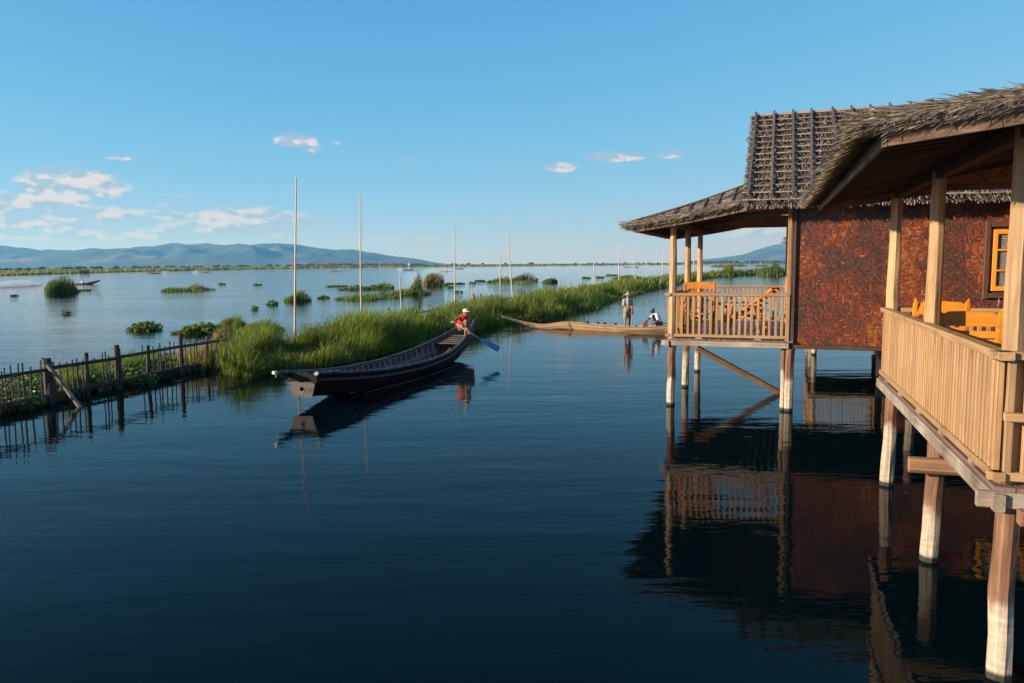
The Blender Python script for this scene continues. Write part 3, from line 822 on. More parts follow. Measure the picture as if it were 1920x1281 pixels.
    for nm, a, b, c, d in faces:
        for lay in (0, 1):
            vs = []
            for i in range(K + 1):
                for j in range(K + 1):
                    s, t = np.array([j / K]), np.array([i / K])
                    p = sag(bilinear(a, b, c, d, s, t), t)[0]; p[2] += .0 if lay == 0 else -hth
                    vs.append(tuple(p))
            fs = [(i*(K+1)+j, i*(K+1)+j+1, (i+1)*(K+1)+j+1, (i+1)*(K+1)+j) for i in range(K) for j in range(K)]
            if (nm == 'front') ^ (lay == 1): fs = [f[::-1] for f in fs]
            bed.add(vs, fs)
    # closing edges
    def strip(a, b, n=8):
        p = [a + (b - a) * k / n for k in range(n + 1)]
        bed.add([tuple(q) for q in p] + [tuple(q - np.array([0, 0, hth])) for q in p], [(k, n + 1 + k, n + 2 + k, k + 1) for k in range(n)])
    strip(T, BL); 
    ex = []
    for (a, b) in ((T, FR), (BL, BR)):
        n = K; p = []
        for k in range(n + 1):
            q = a + (b - a) * k / n; q = q.copy(); q[2] -= .035 * math.sin(math.pi * k / n); p.append(q)
        bed.add([tuple(q) for q in p] + [tuple(q - np.array([0, 0, hth])) for q in p], [(k, n + 1 + k, n + 2 + k, k + 1) for k in range(n)])
    bed.build('thatch_bed', M['thatch_core'], skirt)
    parts = []
    dens = 1.0 if lod < 2 else .15
    # left hip: straw runs down to the outer eave and hangs past it
    m = int((30000 if near else 13000) * dens); s = rng.uniform(0, 1, m); t = rng.uniform(0, 1, m)
    base = sag(bilinear(T, BL, G2, G1, s, t), t)
    dn = np.array([-1., 0, -.38]); dn /= np.linalg.norm(dn); nr = np.array([-.35, 0, .94]); sd = np.array([0, 1., 0])
    parts.append(straws(m, base, np.repeat(dn[None], m, 0), np.repeat(sd[None], m, 0), np.repeat(nr[None], m, 0), .24, .006 if near else .012, .025 if near else .06, STRAW_GREY, .35, seed + 201))
    m = int((14000 if near else 3200) * dens); s = rng.uniform(-.01, 1.01, m)
    base = T[None] + (BL - T)[None] * s[:, None] + np.array([.10, 0, 0]) + np.stack([np.zeros(m), np.zeros(m), -rng.uniform(0, hth + .01, m)], 1)
    dn2 = np.array([-1., 0, -.30]); dn2 /= np.linalg.norm(dn2)
    parts.append(straws(m, base, np.repeat(dn2[None], m, 0), np.repeat(sd[None], m, 0), np.repeat(nr[None], m, 0), .22, .005 if near else .009, .05, STRAW_TAN, .35, seed + 202))
    # front and back flanks: straw combed outwards along the slope
    for nm, a, b, c, d, sg in (('front', T, T, G1, FR, -1), ('back', BL, BL, G2, BR, 1)):
        m = int(((42000 if near else 12000) if sg < 0 else 4000) * dens); s = rng.uniform(0, 1, m); t = np.sqrt(rng.uniform(0.0, 1, m))
        base = sag(bilinear(a, b, c, d, s, t), t)
        dn3 = np.array([-1., sg * .38, -.30]); dn3 /= np.linalg.norm(dn3); nr3 = np.array([-.1, sg * .55, .83]); sd3 = np.cross(nr3, dn3)
        parts.append(straws(m, base, np.repeat(dn3[None], m, 0), np.repeat(sd3[None], m, 0), np.repeat(nr3[None], m, 0), .20 if near else .28, .0055 if near else .012, .02 if near else .045, STRAW_GREY + [(.20, .155, .115)], .4, seed + 203 + sg))
        m = int((9000 if near else 1800) * dens); t = rng.uniform(0, 1, m); base = a[None] + (d - a)[None] * t[:, None]; base = sag(base, t) - np.stack([np.zeros(m), np.zeros(m), rng.uniform(-.01, hth * .8, m)], 1)
        dn4 = np.array([-1., sg * .25, -.14]); dn4 /= np.linalg.norm(dn4)
        parts.append(straws(m, base, np.repeat(dn4[None], m, 0), np.repeat(np.array([[0, 0, 1.]]), m, 0), np.repeat(np.array([[0, sg * 1., .2]]), m, 0), .19 if near else .25, .0055 if near else .011, .03, STRAW_GREY + STRAW_TAN, .35, seed + 206 + sg))
    v_, t_, c_ = soup(parts)
    o = fast_mesh('thatch', v_, t_, c_, M['straw'], skirt); o['kind'] = 'stuff'
    # tie laths across the front flank, hip poles
    for k in range(1, 8):
        q = k / 8; a = T + (FR - T) * q; b = T + (G1 - T) * q
        dz = np.array([0, -.03, .05 - .035 * math.sin(math.pi * q)])
        MB().beam(tuple(a + dz), tuple(b + dz), .035, .022, (0, -1, 1)).build('lath', M['lath_wood'], skirt)
    for a, b in ((T, G1), (BL, G2)):
        pts = [tuple(a + (b - a) * k / 6 + np.array([0, 0, .05 - .035 * math.sin(math.pi * k / 6)])) for k in range(7)]
        MB().tube(pts, .02, 6).build('hip_pole', M['batten_bamboo'], skirt)
    for k in range(1, 5):
        q = k / 5; a = T + (G1 - T) * q; b = BL + (G2 - BL) * q; dz = np.array([0, 0, .05 - .035 * math.sin(math.pi * q)])
        MB().tube([tuple(a + dz), tuple((a + b) / 2 + dz), tuple(b + dz)], .014, 5).build('batten', M['batten_bamboo'], skirt)
    # fascia boards under the straw, rafters on the underside
    def fascia(a, b, mat, off):
        n = 6
        for k in range(1):
            MB().beam(tuple(a + off), tuple(b + off), .028, .125, (0, 0, 1), bow=-.025 if mat == 'fascia_x' else 0).build('fascia', M[mat], skirt)
    fascia(T + np.array([.06, 0, -hth - .045]), FR + np.array([0, 0, -hth - .045]), 'fascia_x', np.array([0, .02, 0]))
    fascia(BL + np.array([.06, 0, -hth - .045]), BR + np.array([0, 0, -hth - .045]), 'fascia_x', np.array([0, -.02, 0]))
    fascia(T, BL, 'fascia_y', np.array([.075, .0, -hth - .045]))
    nraf = 24 if near else 14
    for k in range(nraf):
        s = (k + .5) / nraf; a = T + (BL - T) * s; b = G1 + (G2 - G1) * s
        b = np.array([1.44, a[1] + (b[1] - a[1]) * .35, b[2]]) if lod else b
        dz = np.array([.1, 0, -hth - .035])
        pts = [tuple(a + (b - a) * q / 5 + dz - np.array([0, 0, .035 * math.sin(math.pi * q / 5)])) for q in range(6)]
        MB().tube(pts, .022, 6).build('rafter', M['rafter_wood'], skirt)
    return H

HA = house('stilt_house', 'house with steep thatched roof, red-brown woven wall and lounge chair on its balcony', (3.23, 15.66, 0), rad(-19.4), (0, 2.47, 5.2), 11, 1)
HB = house('stilt_house', 'house on stilts with long slatted tan railing and yellow chairs on its balcony', (3.36, 5.16, 0), rad(-17.8), (.08, 2.70, 5.22), 23, 0, .075, .70, (.0, 2.22, 4.92), (-1.0, -.95), 4.30)
HC = house('stilt_house', 'third stilt house standing behind the house with the woven wall, mostly hidden by it', (9.45, 24.1, 0), rad(-19.0), (0, 2.45, 5.1), 37, 2)

# the brace under the balcony, the log end under the near deck
rb = MB().beam(P(1306, 652, 16.9), P(1470, 741, 16.9), .10, .125, (0, 0, 1), .3).build('raking_brace', M['brace_wood'], HA)
rb.matrix_parent_inverse = (Matrix.Translation(HA.location) @ Matrix.Rotation(HA.rotation_euler.z, 4, 'Z')).inverted()
MB().beam((-.24, 2.05, .98), (2.3, 2.05, .98), .14, .14, (0, 0, 1), .25).build('cross_log', M['brace_wood'], HB)
MB().beam((.05, -.16, 1.20), (2.26, -.16, 1.20), .11, .10).build('cross_beam', M['brace_wood'], HB)
MB().beam((-.05, -.10, 1.86), (.8, -.10, 1.86), .07, .055).build('front_ledge', M['tan_wood_x'], HB)

# ------------------------------------------------------------------ balcony furniture
def inv_of(o):
    return (Matrix.Translation(o.location) @ Matrix.Rotation(o.rotation_euler.z, 4, 'Z'))
def armchair(house_, u, v, rz, label, mat, w=.6, back=1.0, slats=4, lattice=False):
    C = empty('armchair', inv_of(house_) @ Vector((u, v, FLOOR + .018)), house_.rotation_euler.z + rz)
    tag(C, label, 'chair', 'wooden chairs on the balconies')
    m = M[mat]; h = w / 2
    for sx in (-1, 1):
        MB().beam((sx * (h - .03), .25, 0), (sx * (h - .03), .25, .64), .05, .055, (0, 1, 0)).build('leg', m, C)
        MB().beam((sx * (h - .03), -.24, 0), (sx * (h - .03), -.24, .42), .05, .055, (0, 1, 0)).build('leg', m, C)
        MB().beam((sx * (h - .03), -.24, .40), (sx * (h - .03), -.38, back + .02), .045, .055, (0, 1, 0)).build('back_stile', m, C)
        MB().beam((sx * (h - .02), -.30, .65), (sx * (h - .02), .33, .65), .075, .03).build('armrest', m, C)
        MB().beam((sx * (h - .03), -.22, .2), (sx * (h - .03), .23, .2), .03, .035).build('stretcher', m, C)
    for k in range(5):
        MB().beam((-h + .02, -.2 + k * .105, .42), (h - .02, -.2 + k * .105, .42), .09, .024).build('seat_slat', m, C)
    # crest with raised ends
    zs = back - .06; ys = -.365
    vs = []; n = 12
    for k in range(n + 1):
        x = -h + .02 + (w - .04) * k / n; e = abs(2 * k / n - 1); top = zs + .085 + (.045 if e > .86 else (-.02 if e > .68 else .012 * (1 - e)))
        vs += [(x, ys - .016, zs - .055), (x, ys - .016, top), (x, ys + .016, top), (x, ys + .016, zs - .055)]
    fs = [(4*k + i, 4*k + (i + 1) % 4, 4*k + 4 + (i + 1) % 4, 4*k + 4 + i) for k in range(n) for i in range(4)] + [(3, 2, 1, 0), (4*n, 4*n + 1, 4*n + 2, 4*n + 3)]
    MB().add(vs, fs).build('crest_rail', m, C)
    for k in range(slats):
        z = .52 + (back - .72) * k / max(1, slats - 1); y = -.26 - .12 * (z - .42) / (back - .42)
        MB().beam((-h + .05, y, z), (h - .05, y, z), .02, .07 if not lattice else .035).build('back_slat', m, C)
    if lattice:
        for k in range(7):
            x = -h + .1 + (w - .2) * k / 6
            MB().beam((x, -.275, .5), (x, -.36, back - .1), .028, .016, (1, 0, 0)).build('back_slat', m, C)
    return C
def lounger(house_, u, v, rz, label, mat):
    C = empty('lounge_chair', inv_of(house_) @ Vector((u, v, FLOOR + .018)), house_.rotation_euler.z + rz)
    tag(C, label, 'chair', 'wooden chairs on the balconies'); m = M[mat]
    for sx in (-.27, .27):
        MB().beam((sx, .55, 0), (sx, .42, .62), .05, .06, (0, 1, 0)).build('leg', m, C)
        MB().beam((sx, -.30, 0), (sx, -.14, .60), .05, .06, (0, 1, 0)).build('leg', m, C)
        MB().beam((sx, -.55, .95), (sx, .45, .22), .045, .06).build('side_rail', m, C)
        MB().beam((sx * 1.08, -.30, .62), (sx * 1.08, .80, .60), .09, .03).build('armrest', m, C)
        MB().beam((sx, -.02, .34), (sx, .55, .30), .045, .06).build('side_rail', m, C)
    for k in range(11):
        t = k / 10; MB().beam((-.25, -.52 + .92 * t, .95 - .67 * t), (.25, -.52 + .92 * t, .95 - .67 * t), .065, .02, (0, .6, .8)).build('slat', m, C)
    return C
armchair(HA, .38, 1.35, rad(180), 'tall orange wooden armchair with lattice back at the woven-wall house railing', 'orange_wood', .70, 1.06, 3, True)
lounger(HA, 1.45, 1.9, rad(75), 'low orange wooden lounge chair with sloping slatted back', 'orange_wood')
armchair(HB, .37, 4.42, rad(0), 'yellow slatted armchair whose back rises furthest along the long railing', 'yellow_wood', .60, 1.02, 4)
armchair(HB, .43, 3.22, rad(-6), 'yellow slatted armchair crossed by a post shadow beside the long railing', 'yellow_wood', .60, .98, 4)
# ------------------------------------------------------------------ boats
def rot_to(dx, dy): return -math.atan2(dx, dy)
def hull(stations, thick=.035, inner=True):
    """stations: (y, halfwidth, gunwale z, keel z, flare) -> outer shell, inner shell"""
    def sec(b, g, k, fl, inset):
        inset = min(inset, b * .45); b = max(b - inset, .004); kk = k + inset * .8
        if inset: kk = max(kk, min(.03, g - .02))
        return [(-b, g), (-b * (.97 - fl * .3), g + (kk - g) * .45), (-b * (.86 - fl), kk + (g - kk) * .22), (-b * (.55 - fl * .6), kk + (g - kk) * .04), (0, kk),
                (b * (.55 - fl * .6), kk + (g - kk) * .04), (b * (.86 - fl), kk + (g - kk) * .22), (b * (.97 - fl * .3), g + (kk - g) * .45), (b, g)]
    res = []
    for inset in (0, thick):
        vs = []; 
        for (y, b, g, k, fl) in stations: vs += [(x, y, z) for x, z in sec(b, g, k, fl, inset)]
        fs = [(9*i + j, 9*i + 9 + j, 9*i + 10 + j, 9*i + j + 1) for i in range(len(stations) - 1) for j in range(8)]
        if inset: fs = [f[::-1] for f in fs]
        res.append((vs, fs))
    return res
def interp_st(stations, n):
    a = np.array(stations); ys = np.linspace(a[0, 0], a[-1, 0], n)
    out = np.stack([np.interp(ys, a[:, 0], a[:, k]) for k in range(a.shape[1])], 1)
    for _ in range(max(2, n // 9)):
        out[1:-1, 1:] = (out[:-2, 1:] + 2 * out[1:-1, 1:] + out[2:, 1:]) / 4
    out = [tuple(float(x) for x in q) for q in out]
    return out
def st_at(st, y):
    a = np.array(st); return [float(np.interp(y, a[:, 0], a[:, k])) for k in range(5)]

T1 = Vector((-4.33, 15.85, 0)); E1 = Vector((-1.28, 25.2, 0)); L1 = (E1 - T1).length
boat = empty('long_boat', T1, rot_to(*(E1 - T1).xy)); tag(boat, 'long black tarred rowing boat with ribbed open hull and round hole in its stern board', 'boat')
st1 = interp_st([(0, .34, .69, .20, .12), (1.0, .45, .57, .05, .10), (2.5, .58, .43, -.10, .06), (4.5, .67, .36, -.15, .05), (6.2, .65, .41, -.14, .06), (7.6, .50, .57, -.04, .10), (8.8, .28, .82, .20, .14), (L1, .05, 1.07, .48, .12)], 44)
(ov, of), (iv, if_) = hull(st1)
MB().add(ov, of).build('hull', M['tar_black'], boat, True)
MB().add(iv, if_).build('inner_planking', M['boat_inside'], boat, True)
for sx in (-1, 1):
    pts = [(sx * (s[1] + .005), s[0], s[2] + .012) for s in st1]
    pts = [(sx * .40, -.42, .735)] + pts if sx < 0 else [(sx * .38, -.10, .70)] + pts
    m = MB()
    m.sweep(pts, .075, .055)
    g = m.build('gunwale', M['rail_worn'], boat)
    a = pts[0]; d = Vector(pts[1]) - Vector(a); d.normalize()
    MB().beam(Vector(a) - d * .015, Vector(a) + d * .07, .084, .064, (0, 0, 1), .35).build('painted_tip', M['tip_white'], g)
    # rubbing strake a little below the gunwale
    m = MB()
    m.sweep([(sx * (s[1] * .985 + .012), s[0], s[2] - .13) for s in st1], .025, .05)
    m.build('strake', M['paint_blue_worn'], boat)
# stern wing plank on the far side and painted inner planks near the stern
MB().beam((-.39, -.38, .68), (-.35, .15, .64), .03, .10).build('stern_wing', M['rail_worn'], boat)
def inner_plate(y0, y1, sx, mat, z0, z1, nm):
    vs = []
    for k in range(7):
        y = y0 + (y1 - y0) * k / 6; s = st_at(st1, y)
        x = sx * (s[1] - .052); vs += [(x, y, s[2] - z0), (x * .985, y, s[2] - z1), (x - sx * .014, y, s[2] - z0), (x * .985 - sx * .014, y, s[2] - z1)]
    fs = []
    for k in range(6):
        o = 4 * k; fs += [(o, o + 4, o + 5, o + 1), (o + 2, o + 3, o + 7, o + 6), (o, o + 2, o + 6, o + 4), (o + 1, o + 5, o + 7, o + 3)]
    fs += [(0, 1, 3, 2), (24, 26, 27, 25)]
    MB().add(vs, fs).build(nm, M[mat], boat)
inner_plate(.12, .72, -1, 'paint_white_worn', .01, .16, 'painted_plank')
inner_plate(.74, .86, -1, 'paint_blue_worn', .01, .16, 'painted_plank')
inner_plate(1.15, 2.3, -1, 'paint_white_worn', .01, .15, 'painted_plank')
inner_plate(2.35, 7.4, -1, 'paint_blue_worn', .01, .13, 'painted_plank')
inner_plate(.3, 6.8, 1, 'paint_blue_worn', .01, .12, 'painted_plank')
# stern: upper board, lower plate with the shaft hole
MB().beam((-.34, -.02, .60), (.35, -.02, .585), .04, .17, (0, 0, 1), .05).build('stern_board', M['tar_black'], boat)
def plate_with_hole():
    outl = []; n = 32; cx, cz = .02, .36
    cor = [(-.31, .515), (.34, .505), (.25, .20), (-.19, .215)]
    for k in range(n):
        a = 2 * math.pi * k / n; d = Vector((math.cos(a), math.sin(a)))
        best = 9
        for p, q in zip(cor, cor[1:] + cor[:1]):
            p = Vector((p[0] - cx, p[1] - cz)); q = Vector((q[0] - cx, q[1] - cz)); e = q - p
            den = d.x * e.y - d.y * e.x
            if abs(den) < 1e-9: continue
            t = (p.x * e.y - p.y * e.x) / den; u = (p.x * d.y - p.y * d.x) / den
            if t > 0 and -.001 <= u <= 1.001: best = min(best, t)
        r2 = best if best < .32 else .32 + (best - .32) * .55
        outl.append((d, r2))
    vs = []
    for y in (-.085, -.045):
        for d, r2 in outl: vs.append((cx + d.x * .052, y, cz + d.y * .052))
        for d, r2 in outl: vs.append((cx + d.x * r2, y, cz + d.y * r2))
    fs = []
    for k in range(n):
        j = (k + 1) % n
        fs += [(k, n + k, n + j, j)[::-1], (2*n + k, 3*n + k, 3*n + j, 2*n + j), (n + k, 3*n + k, 3*n + j, n + j)[::-1], (k, 2*n + k, 2*n + j, j)]
    p = MB().add(vs, fs).build('stern_plate', M['transom_wood'], boat)
    cx_ = cx; ring = MB(); pts = [(cx_ + .058 * math.cos(a), -.088, cz + .058 * math.sin(a)) for a in np.linspace(math.pi * 1.02, math.pi * 1.98, 12)]
    ring.tube(pts, .011, 6); ring.build('hole_lip', M['batten_bamboo'], p)
    MB().box((cx, -.035, cz), (.13, .01, .13)).build('hole_shade', M['gap_dark'], p)
plate_with_hole()
# ribs, floor boards, stringers
y = .95
while y < 7.7:
    b, g, k, fl = st_at(st1, y)[1:]
    bi = b - .07; kk = k + .04
    for sx in (-1, 1):
        m = MB(); p = [(sx * bi, y, g - .02), (sx * bi * (.97 - fl * .3), y, g + (kk - g) * .45), (sx * bi * (.86 - fl), y, kk + (g - kk) * .24), (sx * bi * .5, y, kk + (g - kk) * .10 + .01)]
        for a, c in zip(p[:-1], p[1:]): m.beam(a, c, .05, .045, (0, 1, 0), .15)
        m.build('rib', M['boat_rib'], boat)
    y += .315
for sx in (-1, 1):
    m = MB(); q = [s for s in st1 if .6 < s[0] < 7.9]
    m.sweep([(sx * (a[1] * .93 - .07), a[0], a[2] * .55 + a[3] * .45) for a in q], .02, .07)
    m.build('stringer', M['boat_rib'], boat)
for xk in (-2, -1, 0, 1, 2):
    for y0, y1 in ((1.3, 2.9), (2.95, 5.2), (5.25, 7.5)):
        w = min(st_at(st1, y0)[1], st_at(st1, y1)[1]) * .27
        MB().beam((xk * w, y0 + rnd.uniform(0, .15), .05 + .004 * xk), (xk * w, y1, .05), w - .012, .025).build('floor_board', M['boat_inside'], boat)
for y0, w in ((2.75, .11), (3.1, .10), (4.9, .10)):
    b = st_at(st1, y0)[1]; MB().beam((-.20, y0 - .1, .14), (.35, y0 + .62, .10), w, .025).build('loose_board', M['boat_rib'], boat)
# stern deck where the rower squats
for k in range(5):
    y0 = 7.75 + k * .2; s = st_at(st1, y0); MB().beam((-s[1] + .05, y0, s[2] - .075), (s[1] - .05, y0, s[2] - .075), .19, .028, (0, 0, 1)).build('deck_board', M['boat_inside'], boat)
b0 = MB().beam((.12, 6.5, .10), (.22, 7.4, .42), .035, .03); b0.build('prop_stick', M['red_wood'], boat)
def in_boat(bt, p): return (inv_of(bt) @ Vector(p))
# odds and ends lying in the boat
o = MB(); r_ = random.Random(3)
for k in range(7): o.ell((r_.uniform(-.14, .14), r_.uniform(-.16, .16), r_.uniform(.04, .14)), (r_.uniform(.05, .10), r_.uniform(.05, .1), r_.uniform(.04, .07)), Euler((r_.random(), r_.random(), r_.random())), 8, 6)
q = o.build('cloth_bundle', M['bundle_brown'], None, True); q.location = in_boat(boat, (-.12, 1.62, .08)); tag(q, 'crumpled brown cloth bundle lying in the black boat', 'bundle')
o = MB()
for k in range(14):
    a = r_.uniform(0, 6.3); o.tube([(.22 * math.cos(a) * r_.random(), .22 * math.sin(a) * r_.random(), r_.uniform(.02, .13)) for _ in range(5)], .012, 5)
q = o.build('rope_coil', M['net_green'], None, True); q.location = in_boat(boat, (0, 1.95, .065)); tag(q, 'tangled green rope heaped on the floor of the black boat', 'rope')
o = MB()
for k in range(6): o.ell((r_.uniform(-.1, .1), r_.uniform(-.1, .1), r_.uniform(.05, .14)), (r_.uniform(.05, .11), r_.uniform(.05, .09), r_.uniform(.03, .07)), Euler((r_.random(), r_.random(), r_.random())), 7, 5)
q = o.build('plastic_bag', M['plastic_bag'], None); q.location = in_boat(boat, (.05, 2.3, .09)); tag(q, 'pale blue plastic bag lying in the black boat', 'bag')
# float line drawn along the black hull side
o = MB(); o.tube([(s[1] * .99 + .05, s[0], .02 + .02 * math.sin(s[0])) for s in st1 if 1.5 < s[0] < 7.2], .004, 5); o.build('mooring_line', M['boat_rib'], boat)

# tan boat
A2 = P(940, 593, 35.6); B2 = Vector((6.75, 32.2, 0)); A2g = Vector((A2.x, A2.y, 0)); L2 = (B2 - A2g).length
boat2 = empty('long_boat', A2g, rot_to(*(B2 - A2g).xy)); tag(boat2, 'long tan wooden boat with upswept pointed bow, lying low in the water', 'boat')
st2 = interp_st([(0, .03, A2.z, A2.z - .06, .1), (1.0, .08, A2.z - .22, A2.z - .32, .12), (2.0, .16, A2.z - .40, A2.z - .62, .14), (3.0, .26, .31, .03, .12), (4.2, .34, .24, -.10, .08), (5.8, .36, .18, -.14, .08), (7.0, .30, .20, -.10, .1), (L2, .12, .30, .02, .1)], 34)
(ov, of), (iv, if_) = hull(st2, .04)
nst = len(st2); MB().add(ov, of + [tuple(9 * (nst - 1) + j for j in range(9))]).build('hull', M['boat_tan'], boat2, True); MB().add(iv, if_).build('inner_planking', M['boat_tan_inside'], boat2, True)
for sx in (-1, 1):
    m = MB(); pts = [(sx * (s[1] + .005), s[0], s[2] + .01) for s in st2]
    m.sweep(pts, .05, .045)
    m.build('gunwale', M['boat_tan'], boat2)
    m = MB()
    m.sweep([(sx * (s[1] * .98 + .012), s[0], s[2] - .10) for s in st2 if s[0] > 1.2], .02, .035)
    m.build('strake', M['boat_grey_wood'], boat2)
y = 1.2
while y < L2 - .9:
    b, g, k, fl = st_at(st2, y)[1:]
    MB().beam((-b + .03, y, g - .06), (b - .03, y, g - .06), .05, .035).build('thwart', M['boat_tan_inside'], boat2) if int(y * 10) % 3 == 0 else None
    for sx in (-1, 1): MB().beam((sx * (b - .045), y, g - .02), (sx * (b - .045) * .8, y, k + (g - k) * .25), .03, .04, (0, 1, 0)).build('rib', M['boat_tan_inside'], boat2)
    y += .42
MB().beam((0, 5.4, .05), (0, 7.3, .07), .42, .03).build('floor_board', M['boat_tan_inside'], boat2)
for y0 in (7.05, 7.25, 7.45):
    s = st_at(st2, y0); MB().beam((-s[1] + .03, y0, s[2] - .02), (s[1] - .03, y0, s[2] - .02), .19, .03).build('deck_board', M['boat_grey_wood'], boat2)
# dark sternward plank the crouching man sits on
for k, (yy, xx) in enumerate(((4.05, .33), (4.55, .345), (4.85, .35), (5.35, .355))):
    q = MB().ell((0, 0, .03), (.05, .07, .04)).ell((.06, .03, .03), (.04, .05, .035)).build('net_float', M['cloth_black'], None, True)
    p = in_boat(boat2, (-xx - .0, yy, st_at(st2, yy)[2] + .035)); q.location = p; tag(q, 'small dark net float resting on the tan boat gunwale', 'float', 'net floats on the tan boat')

# slim canoe alongside
A3 = Vector((4.55, 31.3, 0)); B3 = Vector((9.2, 31.75, 0)); L3 = (B3 - A3).length
boat3 = empty('canoe', A3, rot_to(*(B3 - A3).xy)); tag(boat3, 'slim tan canoe almost awash beside the house balcony', 'boat')
st3 = interp_st([(0, .02, .16, .04, .1), (.8, .16, .12, -.04, .1), (2.2, .25, .11, -.10, .08), (3.6, .22, .12, -.08, .1), (L3, .03, .20, .05, .1)], 20)
(ov, of), (iv, if_) = hull(st3, .03)
MB().add(ov, of).build('hull', M['boat_tan'], boat3, True); MB().add(iv, if_).build('inner_planking', M['boat_tan_inside'], boat3, True)
for sx in (-1, 1):
    m = MB(); pts = [(sx * (s[1] + .005), s[0], s[2] + .01) for s in st3]
    m.sweep(pts, .05, .04)
    m.build('gunwale', M['boat_tan'], boat3)
q = MB()
for k in range(6): q.ell((r_.uniform(-.16, .16), r_.uniform(-.05, .05), r_.uniform(.02, .08)), (.10, .07, .05), None, 8, 6)
q = q.build('net_bundle', M['boat_tan_inside'], None, True); q.location = in_boat(boat3, (0, 1.85, .05)); tag(q, 'brown net bundle heaped in the slim canoe', 'bundle')

# ------------------------------------------------------------------ people
def skinned(m, name, mat, parent, vox=.011, it=4):
    o = m.build(name, mat, parent, True)
    r = o.modifiers.new('merge', 'REMESH'); r.mode = 'VOXEL'; r.voxel_size = vox; r.use_smooth_shade = True
    s = o.modifiers.new('soften', 'SMOOTH'); s.factor = .5; s.iterations = it
    return o
def hand(m, wrist, dirv, palm_n, curl=.5, s=1.0):
    """palm, four fingers of unequal length curled towards palm_n, thumb off the side"""
    d = Vector(dirv).normalized(); n = (Vector(palm_n) - d * Vector(palm_n).dot(d)).normalized(); k = d.cross(n)
    w = Vector(wrist)
    m.cap(w - d * .02, w + d * .055 * s, .024 * s, .030 * s)
    m.cap(w + d * .05 * s - k * .018, w + d * .05 * s + k * .018, .022 * s, .022 * s)
    for i, L in enumerate((.062, .072, .068, .052)):
        a = w + d * .075 * s + k * ((i - 1.5) * .019 * s)
        b = a + (d * (1 - curl * .5) + n * curl).normalized() * L * .55 * s
        c = b + (d * (.5 - curl) + n * (.4 + curl)).normalized() * L * .5 * s
        m.cap(a, b, .0105 * s, .010 * s, 7); m.cap(b, c, .010 * s, .009 * s, 7)
    a = w + d * .02 * s + k * .03; b = a + (d * .6 + k * .55 + n * .4).normalized() * .04 * s
    m.cap(a, b, .012 * s, .011 * s, 7); m.cap(b, b + (d * .6 + n * .7).normalized() * .03 * s, .011 * s, .009 * s, 7)
def head(m, c, fwd, s=1.0):
    """c centre of the skull; adds face forms; returns axes"""
    f = Vector(fwd).normalized(); up = Vector((0, 0, 1)); r = f.cross(up).normalized(); up = r.cross(f).normalized()
    R = Matrix((r, f, up)).transposed().to_euler()
    c = Vector(c)
    m.ell(c + up * .015 * s, (.074 * s, .092 * s, .10 * s), R, 16, 12)
    m.ell(c - up * .055 * s + f * .022 * s, (.055 * s, .060 * s, .062 * s), R, 14, 10)
    m.cap(c + f * .088 * s + up * .012 * s, c + f * .108 * s - up * .02 * s, .010 * s, .014 * s, 8)
    m.ell(c + f * .083 * s - up * .055 * s, (.022 * s, .012 * s, .008 * s), R, 10, 6)
    m.ell(c + f * .080 * s - up * .068 * s, (.019 * s, .012 * s, .008 * s), R, 10, 6)
    for sx in (-1, 1): m.ell(c + r * (.076 * s * sx) - up * .01 * s, (.012 * s, .026 * s, .034 * s), R, 8, 6)
    return r, f, up
def eyes(c, ax, parent, s=1.0):
    r, f, up = ax; c = Vector(c); m = MB()
    for sx in (-1, 1): m.ell(c + f * .084 * s + r * (.030 * sx * s) + up * .004, (.013, .008, .007), Matrix((r, f, up)).transposed().to_euler(), 8, 6)
    m.build('eyes', M['eye_dark'], parent, True)
    m = MB()
    for sx in (-1, 1): m.beam(c + f * .089 * s + r * (.014 * sx) + up * .026, c + f * .082 * s + r * (.046 * sx) + up * .028, .008, .008)
    m.build('eyebrows', M['hair'], parent)

# --- rower in red
BR_ = in_boat(boat, (0, 8.2, 0)); Y0 = BR_.y + .15; deckz = st_at(st1, 8.2)[2] - .06
RM = empty('person', (BR_.x, BR_.y, deckz)); tag(RM, 'person in red sleeveless top and white cap squatting to row the black boat', 'person', None)
def Q(x, y, dy=0.0): return P(x, y, Y0 + dy) - RM.location
body = MB(); hip = Q(864.5, 613, .05); chest = Q(868.5, 597.5, -.02); neck = Q(871, 592.5, -.05); hd = Q(873, 586.2, -.08)
sL, sR = Q(863.2, 595.2, -.10), Q(877.6, 596.4, .10)
body.cap(hip, chest, .125, .13); body.cap(chest, neck, .10, .052); body.cap(neck, hd, .050, .048)
body.cap(sL, sR, .058, .058)
ax = head(body, hd, (.75, -.62, -.08))
eL, hL = Q(854.5, 599.5, -.22), Q(849.0, 604.3, -.34)
body.cap(sL, eL, .050, .040); body.cap(eL, hL, .039, .028)
eR, hR = Q(879.5, 608.0, -.16), Q(876.0, 617.6, -.34)
body.cap(sR, eR, .048, .038); body.cap(eR, hR, .037, .027)
shaft_a, shaft_b = Q(847.2, 602.6, -.36), Q(903, 640, -.62)
sdir = (shaft_b - shaft_a).normalized()
hand(body, hL, (sdir.cross(Vector((0, 0, 1))) * .3 + Vector((-.4, -.4, -.3))), sdir.cross(Vector((0, 1, 0))), .8)
hand(body, hR, Vector((.1, -.7, -.5)), sdir.cross(Vector((1, 0, 0))), .8)
kL, kR = Q(874.2, 602.8, -.32), Q(878.8, 608.5, -.20)
fL, fR = Q(872.5, 624.5, -.22), Q(880.0, 624.5, -.08)
fL.z = max(fL.z, .05); fR.z = max(fR.z, .05); fL.z = fR.z = .055
body.cap(hip + Vector((.04, -.04, 0)), kL, .088, .062); body.cap(kL, fL, .056, .036)
